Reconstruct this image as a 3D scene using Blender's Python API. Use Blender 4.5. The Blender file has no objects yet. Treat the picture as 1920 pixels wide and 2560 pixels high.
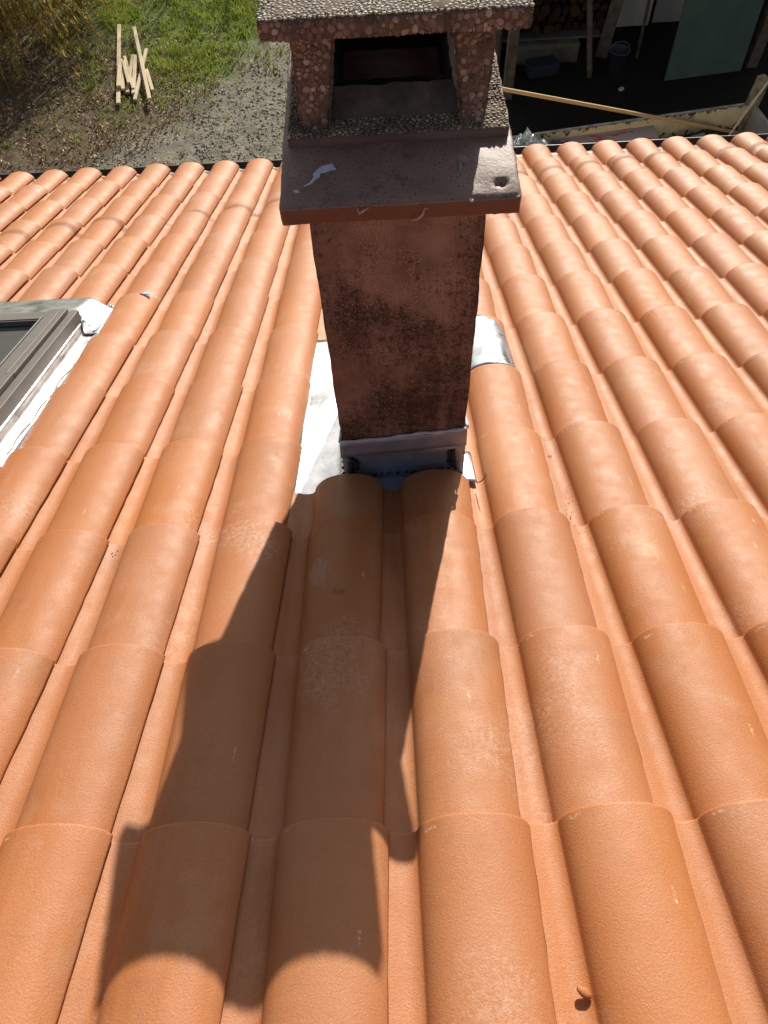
import bpy, bmesh, math, random
import numpy as np
from mathutils import Vector, Matrix, noise

random.seed(7); rng = np.random.default_rng(7)
R = math.radians
scene = bpy.context.scene
C = scene.collection

# ------------------------------------------------------------------ camera
cam_d = bpy.data.cameras.new('camera'); cam = bpy.data.objects.new('camera', cam_d); C.objects.link(cam)
RIGHT = Vector((0.9989, -0.0285, -0.0380)); DOWN = Vector((-0.0437, -0.8642, -0.5012))
RIGHT.normalize(); DOWN = (DOWN - RIGHT * DOWN.dot(RIGHT)).normalized(); FWD = RIGHT.cross(DOWN)
CAM = Vector((0.0109, -4.1177, 2.7369))
mw = Matrix.Identity(4)
for i in range(3):
    mw[i][0] = RIGHT[i]; mw[i][1] = -DOWN[i]; mw[i][2] = -FWD[i]; mw[i][3] = CAM[i]
cam.matrix_world = mw
cam_d.sensor_fit = 'HORIZONTAL'; cam_d.sensor_width = 36.0; FPX = 1774.8
cam_d.lens = 36.0 * FPX / 1920.0
cam_d.clip_start = 0.02; cam_d.clip_end = 2000
scene.camera = cam
def pix(P):
    q = Vector(P) - CAM; z = q.dot(FWD)
    return (960 + FPX * q.dot(RIGHT) / z, 1280 + FPX * q.dot(DOWN) / z, z)

# ------------------------------------------------------------------ light
SUN_AZ, SUN_EL = 13.2, 28.5            # azimuth from +Y towards +X
world = bpy.data.worlds.new('World'); scene.world = world; world.use_nodes = True
wn = world.node_tree; bg = wn.nodes['Background']
sky = wn.nodes.new('ShaderNodeTexSky'); sky.sky_type = 'NISHITA'; sky.sun_disc = False
sky.sun_elevation = R(SUN_EL); sky.sun_rotation = R(SUN_AZ); sky.altitude = 100; sky.dust_density = 2.5; sky.ozone_density = 0.5
hsv = wn.nodes.new('ShaderNodeHueSaturation'); hsv.inputs['Saturation'].default_value = 0.42      # camera white balance set for the warm shade
wn.links.new(sky.outputs[0], hsv.inputs['Color']); wn.links.new(hsv.outputs[0], bg.inputs[0]); bg.inputs[1].default_value = 0.062
sun_d = bpy.data.lights.new('sun', 'SUN'); sun_d.energy = 4.9; sun_d.angle = R(0.55); sun_d.color = (1.0, 0.955, 0.84)
sun = bpy.data.objects.new('sun', sun_d); C.objects.link(sun)
sdir = Vector((math.sin(R(SUN_AZ)) * math.cos(R(SUN_EL)), math.cos(R(SUN_AZ)) * math.cos(R(SUN_EL)), math.sin(R(SUN_EL))))
sun.rotation_euler = sdir.to_track_quat('Z', 'Y').to_euler(); sun.location = sdir * 30
vs = scene.view_settings; vs.view_transform = 'Standard'; vs.look = 'None'; vs.exposure = 0.42; vs.gamma = 1.0
vs.use_curve_mapping = False

# ------------------------------------------------------------------ helpers
TH = R(21.0); CT, ST = math.cos(TH), math.sin(TH)
W, L = 0.215, 0.35646
GZ = -2.7                                # garden level (eave is 0)
def RW(u, s, w=0.0):                     # roof coordinates -> world (s grows down the slope)
    return Vector((u, s * CT + w * ST, -s * ST + w * CT))
ROOF_ROT = Matrix(((1, 0, 0), (0, CT, ST), (0, -ST, CT)))

def link(name, me, mat=None, parent=None, loc=None, rot=None):
    o = bpy.data.objects.new(name, me); C.objects.link(o)
    if mat is not None and me is not None and not me.materials: me.materials.append(mat)
    if parent is not None: o.parent = parent
    if loc is not None: o.location = loc
    if rot is not None: o.rotation_euler = rot
    return o
def thing(name, label, cat, loc=(0, 0, 0), group=None):
    o = bpy.data.objects.new(name, None); C.objects.link(o); o.location = loc; o.empty_display_size = 0.1
    return tag(o, label, cat, group)
def tag(o, label, cat, group=None):
    o['label'] = label; o['category'] = cat
    if group: o['group'] = group
    return o
def part(name, me, mat, t):              # mesh given in world coordinates, parented to a thing standing at its base
    o = link(name, me, mat, t)
    o.matrix_parent_inverse = Matrix.Translation(t.matrix_world.translation if t.parent else Vector(t.location)).inverted()
    return o
def mesh(verts, faces, smooth=False, name='m'):
    me = bpy.data.meshes.new(name); me.from_pydata([tuple(v) for v in verts], [], faces); me.update()
    if smooth: me.polygons.foreach_set('use_smooth', [True] * len(me.polygons))
    return me
def bm_mesh(bm, smooth=False):
    me = bpy.data.meshes.new('m'); bm.to_mesh(me); bm.free()
    if smooth: me.polygons.foreach_set('use_smooth', [True] * len(me.polygons))
    return me
def add_box(bm, c, d, M=None, bevel=0.0, seg=1):
    r = bmesh.ops.create_cube(bm, size=1.0)
    for v in r['verts']:
        v.co = Vector((v.co.x * d[0], v.co.y * d[1], v.co.z * d[2]))
    if bevel > 0:
        es = set(e for v in r['verts'] for e in v.link_edges)
        rb = bmesh.ops.bevel(bm, geom=list(es), offset=bevel, segments=seg, affect='EDGES', profile=0.5)
        vs_ = list(set(v for f in rb['faces'] for v in f.verts) | set(v for v in r['verts'] if v.is_valid))
    else: vs_ = r['verts']
    for v in vs_:
        co = v.co.copy()
        if M is not None: co = M @ co
        v.co = co + Vector(c)
def box_mesh(c, d, M=None, bevel=0.0, seg=1):
    bm = bmesh.new(); add_box(bm, c, d, M, bevel, seg); return bm_mesh(bm)
def tube_mesh(pts, rad, n=8, cap=True, jitter=0.0):
    pts = [Vector(p) for p in pts]; V = []; F = []
    for i, p in enumerate(pts):
        t = (pts[min(i + 1, len(pts) - 1)] - pts[max(i - 1, 0)]).normalized()
        a = t.cross(Vector((0.31, 0.2, 1))).normalized(); b = t.cross(a)
        r = rad[i] if hasattr(rad, '__len__') else rad
        for k in range(n):
            an = 2 * math.pi * k / n; rr = r * (1 + random.uniform(-jitter, jitter))
            V.append(p + a * math.cos(an) * rr + b * math.sin(an) * rr)
    for i in range(len(pts) - 1):
        for k in range(n):
            F.append((i * n + k, i * n + (k + 1) % n, (i + 1) * n + (k + 1) % n, (i + 1) * n + k))
    if cap: F.append(tuple(range(n - 1, -1, -1))); F.append(tuple((len(pts) - 1) * n + k for k in range(n)))
    return mesh(V, F, True)
def beam_between(a, b, wd, th, roll=0.0, bev=0.004):
    a, b = Vector(a), Vector(b); d = b - a; q = d.to_track_quat('X', 'Z').to_matrix() @ Matrix.Rotation(roll, 3, 'X')
    return box_mesh((a + b) / 2, (d.length, wd, th), q, bev)
def grid_box(x0, x1, y0, y1, z0, z1, step, amp, scale, zfun=None, edge=0.0):
    """closed box with every face gridded and roughened by noise; zfun lifts the top"""
    bm = bmesh.new()
    nx, ny, nz = [max(1, int(round((b - a) / step))) for a, b in ((x0, x1), (y0, y1), (z0, z1))]
    vd = {}
    def vert(i, j, k):
        key = (i, j, k)
        if key not in vd:
            x = x0 + (x1 - x0) * i / nx; y = y0 + (y1 - y0) * j / ny; z = z0 + (z1 - z0) * k / nz
            p = Vector((x, y, z)); n = Vector((0, 0, 0))
            if i == 0: n.x -= 1
            if i == nx: n.x += 1
            if j == 0: n.y -= 1
            if j == ny: n.y += 1
            if k == 0: n.z -= 1
            if k == nz: n.z += 1
            e = n.length; n.normalize()
            d = amp * (noise.fractal(p * scale, 1.0, 2.0, 4))
            if e > 1.2: d -= edge * (0.7 + 0.9 * abs(noise.noise(p * 60)))
            p = p + n * d
            if k == nz and zfun: p.z += zfun(x, y)
            vd[key] = bm.verts.new(p)
        return vd[key]
    for i in range(nx):
        for j in range(ny):
            bm.faces.new((vert(i, j, 0), vert(i, j + 1, 0), vert(i + 1, j + 1, 0), vert(i + 1, j, 0)))
            bm.faces.new((vert(i, j, nz), vert(i + 1, j, nz), vert(i + 1, j + 1, nz), vert(i, j + 1, nz)))
    for i in range(nx):
        for k in range(nz):
            bm.faces.new((vert(i, 0, k), vert(i + 1, 0, k), vert(i + 1, 0, k + 1), vert(i, 0, k + 1)))
            bm.faces.new((vert(i, ny, k), vert(i, ny, k + 1), vert(i + 1, ny, k + 1), vert(i + 1, ny, k)))
    for j in range(ny):
        for k in range(nz):
            bm.faces.new((vert(0, j, k), vert(0, j, k + 1), vert(0, j + 1, k + 1), vert(0, j + 1, k)))
            bm.faces.new((vert(nx, j, k), vert(nx, j + 1, k), vert(nx, j + 1, k + 1), vert(nx, j, k + 1)))
    return bm_mesh(bm, True)

# ------------------------------------------------------------------ materials
class Mat:
    def __init__(s, name, rough=0.8, metal=0.0, spec=0.5):
        s.m = bpy.data.materials.new(name); s.m.use_nodes = True; s.nt = s.m.node_tree; s.b = s.nt.nodes['Principled BSDF']
        s.b.inputs['Roughness'].default_value = rough; s.b.inputs['Metallic'].default_value = metal
        s.b.inputs['Specular IOR Level'].default_value = spec
        s.geo = s.nt.nodes.new('ShaderNodeNewGeometry'); s.tc = s.nt.nodes.new('ShaderNodeTexCoord'); s.oi = None
        s.pos = s.geo.outputs['Position']; s.obj = s.tc.outputs['Object']
    def l(s, a, b): s.nt.links.new(a, b)
    def scale(s, vec, sc, off=None):
        n = s.nt.nodes.new('ShaderNodeMapping'); s.l(vec, n.inputs[0]); n.inputs['Scale'].default_value = sc
        if off: n.inputs['Location'].default_value = off
        return n.outputs[0]
    def noise(s, vec, scale, detail=4, rough=0.55, dist=0.0):
        n = s.nt.nodes.new('ShaderNodeTexNoise'); s.l(vec, n.inputs['Vector']); n.inputs['Scale'].default_value = scale
        n.inputs['Detail'].default_value = detail; n.inputs['Roughness'].default_value = rough; n.inputs['Distortion'].default_value = dist
        return n.outputs['Fac']
    def voro(s, vec, scale, feat='F1'):
        n = s.nt.nodes.new('ShaderNodeTexVoronoi'); n.feature = feat; s.l(vec, n.inputs['Vector']); n.inputs['Scale'].default_value = scale
        return n.outputs['Distance']
    def ramp(s, fac, *stops):
        n = s.nt.nodes.new('ShaderNodeValToRGB'); s.l(fac, n.inputs[0]); e = n.color_ramp.elements
        while len(e) < len(stops): e.new(0.5)
        for q, (p, c) in zip(e, stops):
            q.position = p; q.color = (c, c, c, 1) if not hasattr(c, '__len__') else (*c, 1)
        return n.outputs[0]
    def mix(s, fac, a, b, mode='MIX'):
        n = s.nt.nodes.new('ShaderNodeMix'); n.data_type = 'RGBA'; n.blend_type = mode
        for k, v in ((0, fac), (6, a), (7, b)):
            if hasattr(v, 'links'): s.l(v, n.inputs[k])
            elif k == 0: n.inputs[0].default_value = v
            else: n.inputs[k].default_value = (*v, 1)
        return n.outputs[2]
    def math(s, op, a, b=None, clamp=False):
        n = s.nt.nodes.new('ShaderNodeMath'); n.operation = op; n.use_clamp = clamp
        for k, v in ((0, a), (1, b)):
            if v is None: continue
            if hasattr(v, 'links'): s.l(v, n.inputs[k])
            else: n.inputs[k].default_value = v
        return n.outputs[0]
    def sep(s, vec):
        n = s.nt.nodes.new('ShaderNodeSeparateXYZ'); s.l(vec, n.inputs[0]); return n.outputs
    def rand(s):
        if s.oi is None: s.oi = s.nt.nodes.new('ShaderNodeObjectInfo')
        return s.oi.outputs['Random']
    def island(s): return s.geo.outputs['Random Per Island']
    def color(s, c):
        if hasattr(c, 'links'): s.l(c, s.b.inputs['Base Color'])
        else: s.b.inputs['Base Color'].default_value = (*c, 1)
    def rough(s, r): s.l(r, s.b.inputs['Roughness'])
    def bump(s, h, strength=0.3, dist=0.002):
        n = s.nt.nodes.new('ShaderNodeBump'); s.l(h, n.inputs['Height']); n.inputs['Strength'].default_value = strength; n.inputs['Distance'].default_value = dist
        s.l(n.outputs[0], s.b.inputs['Normal'])

NR = Vector((0, ST, CT))
def pix_to_roof(x, y, w):
    d = RIGHT * ((x - 960) / FPX) + DOWN * ((y - 1280) / FPX) + FWD; t = (w - NR.dot(CAM)) / NR.dot(d); return CAM + d * t
SMUDGES = [(848, 1470, 0.055, 0.020, (1, 1.6, 1), (0.11, 0.05, 0.03)), (838, 1520, 0.055, 0.009, (1, 1, 1), (0.17, 0.09, 0.07)), (512, 1278, 0.045, 0.020, (1, 3.5, 1), (0.20, 0.10, 0.055)),
           (1240, 1250, 0.05, 0.026, (1.8, 1, 1), (0.50, 0.33, 0.26)), (1750, 1345, 0.035, 0.026, (1, 1.6, 1), (0.40, 0.21, 0.05)), (1005, 1440, 0.05, 0.05, (2.4, 1, 1), (0.42, 0.22, 0.14)), (790, 1420, 0.05, 0.05, (1.5, 1, 1), (0.41, 0.21, 0.13)),
           (1620, 1390, 0.02, 0.05, (2.0, 1, 1), (0.46, 0.25, 0.085))]
def tile_material():
    m = Mat('terracotta', 0.6, 0, 0.5)
    P = m.pos; O = m.obj; r = m.rand(); sx = m.sep(O)
    base = m.mix(m.ramp(m.noise(P, 7, 5), (0.3, 0.0), (0.7, 1.0)), (0.390, 0.134, 0.045), (0.430, 0.161, 0.062))
    base = m.mix(m.ramp(r, (0.0, 0.0), (1.0, 0.6)), base, (0.42, 0.150, 0.042))                              # kiln tint from tile to tile
    base = m.mix(m.ramp(m.math('FRACT', m.math('MULTIPLY', r, 7.3)), (0.5, 0.0), (1.0, 0.45)), base, (0.45, 0.19, 0.085))
    base = m.mix(m.ramp(m.noise(m.scale(P, (1, 1, 1), (3.1, 1.7, 0.3)), 2.6, 3), (0.45, 0.0), (0.7, 0.5)), base, (0.455, 0.20, 0.095))
    st = m.noise(m.scale(O, (26, 3.0, 10)), 1.6, 4, 0.6)                                                      # orange smears along the extrusion
    base = m.mix(m.ramp(m.math('MULTIPLY', st, m.noise(P, 3.5, 3)), (0.25, 0.0), (0.40, 0.8)), base, (0.39, 0.122, 0.024))
    xs = m.noise(m.scale(O, (7, 75, 7)), 2.2, 4, 0.6, 0.4)                                                    # faint streaks across
    base = m.mix(m.math('MULTIPLY', m.ramp(xs, (0.48, 0.0), (0.72, 0.4)), m.ramp(m.noise(P, 6, 3), (0.4, 0.0), (0.6, 1.0))), base, (0.33, 0.118, 0.045))
    bl = m.math('MULTIPLY', m.ramp(m.noise(P, 4.3, 3, 0.5), (0.57, 0.0), (0.70, 1.0)), m.ramp(m.noise(P, 120, 4, 0.7), (0.42, 0.0), (0.68, 1.0)))
    base = m.mix(m.math('MULTIPLY', bl, 0.55), base, (0.56, 0.38, 0.29))                                      # lime bloom
    bl2 = m.ramp(m.noise(m.scale(P, (1, 1, 1), (9, 4, 2)), 9, 4, 0.5), (0.60, 0.0), (0.74, 0.4))
    base = m.mix(bl2, base, (0.46, 0.25, 0.15))
    for (cx, cy, ax, ay, th) in ((0.150, -0.14, 0.0035, 0.016, 0.45), (0.040, -0.010, 0.010, 0.004, 0.25), (0.120, -0.20, 0.004, 0.012, 0.7)):   # mould scuffs
        dx = m.math('DIVIDE', m.math('SUBTRACT', sx[0], cx), ax); dy = m.math('DIVIDE', m.math('ADD', m.math('SUBTRACT', sx[1], cy), m.math('MULTIPLY', m.math('SUBTRACT', m.math('FRACT', m.math('MULTIPLY', r, 13.7 + cx * 90)), 0.5), 0.22 if cy < -0.1 else 0.01)), ay)
        d2 = m.math('ADD', m.math('MULTIPLY', dx, dx), m.math('MULTIPLY', dy, dy))
        k = m.math('MULTIPLY', m.ramp(d2, (0.1, 1.0), (1.0, 0.0)), m.ramp(m.noise(P, 220, 2, 0.6), (0.45, 0.0), (0.6, 0.7)))
        k = m.math('MULTIPLY', k, m.math('GREATER_THAN', r, th))
        base = m.mix(k, base, (0.70, 0.50, 0.33))
    base = m.mix(m.math('MULTIPLY', m.ramp(m.voro(P, 330), (0.10, 1.0), (0.2, 0.0)), m.ramp(m.noise(P, 40, 2), (0.48, 0.0), (0.6, 0.65))), base, (0.14, 0.05, 0.022))   # soot specks
    base = m.mix(m.math('MULTIPLY', m.ramp(m.voro(m.scale(P, (1, 1, 1), (2, 5, 1)), 260), (0.08, 1.0), (0.17, 0.0)), m.ramp(m.noise(P, 30, 2), (0.5, 0.0), (0.62, 0.5))), base, (0.72, 0.55, 0.42))
    dk = m.math('MULTIPLY', m.ramp(m.noise(m.scale(P, (1, 1, 1), (7, 2, 9)), 5.5, 5, 0.6), (0.56, 0.0), (0.72, 0.5)), m.ramp(m.noise(P, 55, 4, 0.7), (0.4, 0.3), (0.6, 1.0)))
    base = m.mix(dk, base, (0.24, 0.11, 0.06))                                                               # hand marks and dust
    base = m.mix(m.ramp(m.noise(P, 420, 3, 0.6), (0.36, 0.30), (0.56, 0.0)), base, (0.25, 0.085, 0.028))
    tone = m.nt.nodes.new('ShaderNodeHueSaturation'); m.l(base, tone.inputs['Color'])
    m.l(m.math('ADD', 0.945, m.math('MULTIPLY', m.math('FRACT', m.math('MULTIPLY', r, 29.7)), 0.11)), tone.inputs['Value'])
    m.l(m.math('ADD', 0.975, m.math('MULTIPLY', m.math('FRACT', m.math('MULTIPLY', r, 57.3)), 0.05)), tone.inputs['Saturation']); base = tone.outputs[0]
    for (px_, py_, w_, rad, st_, col_) in SMUDGES:
        c_ = pix_to_roof(px_, py_, w_); n_ = m.nt.nodes.new('ShaderNodeVectorMath'); n_.operation = 'SUBTRACT'; m.l(P, n_.inputs[0]); n_.inputs[1].default_value = c_
        ln = m.nt.nodes.new('ShaderNodeVectorMath'); ln.operation = 'LENGTH'; m.l(m.scale(n_.outputs[0], st_), ln.inputs[0])
        k = m.ramp(m.math('ADD', m.math('DIVIDE', ln.outputs['Value'], rad), m.math('MULTIPLY', m.math('SUBTRACT', m.noise(P, 90, 4, 0.7), 0.5), 2.6)), (0.45, 0.75), (1.0, 0.0))
        base = m.mix(k, base, col_)
    m.color(base)
    m.rough(m.ramp(m.noise(P, 25, 4), (0.3, 0.50), (0.7, 0.64)))
    h = m.math('ADD', m.math('MULTIPLY', m.noise(P, 330, 4, 0.65), 1.2), m.math('MULTIPLY', m.ramp(m.voro(P, 170), (0.0, 1.0), (0.22, 0.0)), 0.6))
    h = m.math('ADD', h, m.math('MULTIPLY', m.noise(m.scale(O, (9, 34, 9)), 6, 4, 0.65), 0.22))
    m.bump(h, 0.52, 0.0012)
    return m.m
def edge_material():
    m = Mat('raw_clay_edge', 0.9, 0, 0.2)
    m.color(m.mix(m.noise(m.pos, 90, 3), (0.30, 0.095, 0.04), (0.42, 0.16, 0.075))); m.bump(m.noise(m.pos, 500, 3), 0.5, 0.001)
    return m.m
def render_material():
    m = Mat('weathered_render', 0.9, 0, 0.3); P = m.pos; sp = m.sep(P)
    b = m.mix(m.ramp(m.noise(P, 14, 6, 0.65), (0.35, 0.0), (0.65, 1.0)), (0.20, 0.130, 0.110), (0.335, 0.225, 0.190))
    b = m.mix(m.ramp(m.noise(m.scale(P, (1, 1, 1), (1.3, 0.2, 4.1)), 5, 3), (0.55, 0.0), (0.7, 0.7)), b, (0.17, 0.085, 0.065))
    # density of the black lichen: thin under the slab and on the rubbed patch at the right, thick lower down
    dens = m.math('ADD', m.noise(P, 6, 4, 0.55), m.math('MULTIPLY', m.math('SUBTRACT', 1.80, sp[2]), 0.22))
    ex = m.math('DIVIDE', m.math('SUBTRACT', sp[0], 0.124), 0.034); ez = m.math('DIVIDE', m.math('SUBTRACT', sp[2], 1.62), 0.12)
    patch = m.ramp(m.math('ADD', m.math('ADD', m.math('MULTIPLY', ex, ex), m.math('MULTIPLY', ez, ez)), m.math('MULTIPLY', m.noise(P, 34, 5, 0.7), 1.9)), (0.7, 1.0), (2.3, 0.0))
    dens = m.math('SUBTRACT', dens, m.math('MULTIPLY', patch, 0.22))
    run = m.noise(m.scale(P, (38, 38, 2.2)), 1.0, 4, 0.6)                                                    # runs of rain below the slab
    dens = m.math('ADD', dens, m.math('MULTIPLY', m.math('SUBTRACT', run, 0.5), 0.45))
    f = m.math('ADD', m.noise(P, 330, 5, 0.8), m.math('MULTIPLY', m.math('SUBTRACT', dens, 0.5), 0.62))
    b = m.mix(m.ramp(f, (0.50, 0.0), (0.60, 0.8)), b, (0.036, 0.023, 0.021))
    f2 = m.math('ADD', m.noise(m.scale(P, (1, 1, 1), (5, 1, 2)), 75, 5, 0.7), m.math('MULTIPLY', m.math('SUBTRACT', dens, 0.5), 0.5))
    b = m.mix(m.ramp(f2, (0.55, 0.0), (0.66, 0.7)), b, (0.034, 0.018, 0.016))
    b = m.mix(m.math('MULTIPLY', m.ramp(m.voro(P, 190), (0.12, 1.0), (0.30, 0.0)), m.ramp(m.noise(P, 12, 3), (0.50, 0.0), (0.60, 0.9))), b, (0.44, 0.35, 0.30))   # pale lichen dots
    b = m.mix(m.math('MULTIPLY', m.ramp(m.voro(m.scale(P, (1, 1, 1), (4, 4, 4)), 30), (0.10, 1.0), (0.2, 0.0)), m.ramp(m.noise(P, 7, 2), (0.6, 0.0), (0.66, 0.6))), b, (0.33, 0.13, 0.04))
    m.color(b)
    m.bump(m.math('ADD', m.noise(P, 230, 5, 0.7), m.math('MULTIPLY', m.noise(P, 45, 3), 0.5)), 0.7, 0.0025)
    return m.m
def slab_material():
    m = Mat('crown_concrete', 0.52, 0, 0.5); P = m.pos
    b = m.mix(m.ramp(m.noise(P, 8, 5), (0.35, 0.0), (0.65, 1.0)), (0.225, 0.142, 0.122), (0.30, 0.20, 0.17))
    b = m.mix(m.ramp(m.noise(P, 3.3, 4), (0.5, 0.0), (0.66, 0.5)), b, (0.17, 0.12, 0.11))
    b = m.mix(m.ramp(m.voro(m.scale(P, (1, 1.5, 1)), 115), (0.10, 1.0), (0.24, 0.0)), b, (0.05, 0.032, 0.028))
    b = m.mix(m.ramp(m.noise(P, 230, 3, 0.7), (0.58, 0.0), (0.66, 0.8)), b, (0.10, 0.06, 0.05))
    nz = m.sep(m.geo.outputs['Normal'])[2]
    b = m.mix(m.math('MULTIPLY', m.ramp(m.noise(P, 34, 6, 0.7), (0.5, 0.0), (0.6, 0.75)), m.ramp(m.noise(m.scale(P, (1, 1, 1), (2, 2, 2)), 5, 3), (0.42, 0.0), (0.62, 1.0))), b, (0.07, 0.045, 0.04))
    b = m.mix(m.ramp(nz, (0.15, 0.85), (0.6, 0.0)), b, m.mix(m.noise(P, 26, 4), (0.17, 0.055, 0.035), (0.075, 0.033, 0.026)))   # red-brown edge
    m.color(b); m.bump(m.noise(P, 190, 5, 0.7), 0.5, 0.002)
    return m.m
def simple(name, c0, c1=None, scale=20, rough=0.8, metal=0.0, bump=0.0, bscale=120, spec=0.4, detail=4, bdist=0.002):
    m = Mat(name, rough, metal, spec)
    m.color(m.mix(m.ramp(m.noise(m.pos, scale, detail), (0.35, 0.0), (0.65, 1.0)), c0, c1 or c0))
    if bump: m.bump(m.noise(m.pos, bscale, 4, 0.6), bump, bdist)
    return m.m
def pebble_material(name, cols, dark=0.5):
    m = Mat(name, 0.75, 0, 0.35)
    n = m.nt.nodes.new('ShaderNodeValToRGB'); m.l(m.island(), n.inputs[0]); n.color_ramp.interpolation = 'CONSTANT'; e = n.color_ramp.elements
    while len(e) < len(cols): e.new(0.5)
    for i, c in enumerate(cols): e[i].position = i / len(cols); e[i].color = (*c, 1)
    b = m.mix(m.ramp(m.noise(m.pos, 22, 4), (0.4, 0.0), (0.65, dark)), n.outputs[0], (0.04, 0.028, 0.024))
    b = m.mix(m.ramp(m.noise(m.pos, 500, 2), (0.4, 0.0), (0.7, 0.35)), b, (0.10, 0.07, 0.06))
    if name == 'aggregate':
        hs = m.nt.nodes.new('ShaderNodeHueSaturation'); hs.inputs['Saturation'].default_value = 0.72; hs.inputs['Value'].default_value = 1.08; m.l(b, hs.inputs['Color']); b = hs.outputs[0]
    m.color(b); return m.m
def zinc_material(name, base=(0.78, 0.80, 0.83), rough=0.40, stain=0.3):
    m = Mat(name, rough, 1.0); P = m.pos
    b = m.mix(m.ramp(m.noise(P, 16, 4, 0.6, 0.5), (0.45, 0.0), (0.7, stain)), base, (0.42, 0.45, 0.50))
    b = m.mix(m.ramp(m.noise(m.scale(P, (60, 6, 20)), 2, 3), (0.62, 0.0), (0.74, 0.25)), b, (0.3, 0.32, 0.36))
    m.color(b); m.rough(m.ramp(m.noise(P, 11, 4), (0.3, rough - 0.08), (0.7, rough + 0.10)))
    m.bump(m.math('ADD', m.noise(P, 9, 3), m.math('MULTIPLY', m.noise(P, 60, 3), 0.12)), 0.35, 0.010)
    return m.m

M_tile = tile_material(); M_edge = edge_material(); M_render = render_material(); M_slab = slab_material()
M_matrix = simple('cap_matrix', (0.085, 0.060, 0.048), (0.17, 0.115, 0.09), 90, 0.95, bump=0.6, bscale=300)
M_peb = pebble_material('aggregate', [(0.40, 0.29, 0.25), (0.50, 0.41, 0.36), (0.30, 0.19, 0.15), (0.21, 0.12, 0.09), (0.38, 0.255, 0.21), (0.29, 0.20, 0.16), (0.17, 0.11, 0.09), (0.32, 0.15, 0.07), (0.28, 0.165, 0.145), (0.14, 0.09, 0.075), (0.44, 0.34, 0.29), (0.24, 0.14, 0.11), (0.12, 0.08, 0.07)], 0.7)
M_pebtop = pebble_material('washed_lit_aggregate', [(0.60, 0.54, 0.44), (0.50, 0.44, 0.35), (0.68, 0.62, 0.53), (0.42, 0.36, 0.27), (0.56, 0.47, 0.35), (0.48, 0.43, 0.36), (0.62, 0.57, 0.49)], 0.25)  # finer washed pebbles, sunlit brightness of the cap top put into their colours
M_pebdark = pebble_material('sooty_aggregate', [(0.42, 0.36, 0.26), (0.33, 0.28, 0.20), (0.52, 0.45, 0.34), (0.26, 0.22, 0.16), (0.40, 0.32, 0.22)], 0.6)
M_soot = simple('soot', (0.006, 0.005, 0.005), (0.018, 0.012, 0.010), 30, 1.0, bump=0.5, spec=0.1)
M_collar = simple('sooty_mortar', (0.15, 0.128, 0.11), (0.08, 0.068, 0.06), 30, 0.95, bump=0.8, bscale=200)
M_brownmortar = simple('brown_mortar', (0.20, 0.125, 0.11), (0.13, 0.08, 0.07), 18, 0.9, bump=0.4)
M_zinc = zinc_material('zinc_sheet', (0.62, 0.66, 0.71), 0.29, 0.6); M_alu = zinc_material('aluminium_flashing', (0.66, 0.67, 0.68), 0.30, 0.4)
M_apron = zinc_material('apron_zinc_sky_blue', (0.27, 0.32, 0.44), 0.38, 0.6); M_apron.node_tree.nodes['Principled BSDF'].inputs['Metallic'].default_value = 0.45  # blue of the reflected sky mixed into the base colour of this zinc
M_tar = simple('black_sealant', (0.012, 0.012, 0.014), (0.03, 0.028, 0.03), 90, 0.55, bump=1.0, bscale=260, bdist=0.004)
M_seal = simple('white_sealant', (0.62, 0.62, 0.66), (0.5, 0.5, 0.55), 50, 0.6, bump=0.5, bscale=120)
M_paint = simple('white_paint', (0.62, 0.68, 0.80), (0.50, 0.58, 0.74), 60, 0.7)
M_frame = simple('window_cladding', (0.115, 0.097, 0.088), (0.135, 0.114, 0.103), 30, 0.55, spec=0.5, bump=0.02)
M_gutter = simple('gutter_metal', (0.075, 0.060, 0.056), (0.11, 0.09, 0.082), 14, 0.85, metal=0.0, spec=0.15)
M_gutrim = simple('gutter_bead', (0.34, 0.34, 0.34), (0.26, 0.26, 0.265), 14, 0.5, metal=0.6)
M_deck = simple('roof_underlay', (0.05, 0.035, 0.028), (0.08, 0.05, 0.04), 10, 0.95)
M_wall = simple('house_render', (0.55, 0.48, 0.40), (0.48, 0.42, 0.35), 3, 0.9, bump=0.3)

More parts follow.
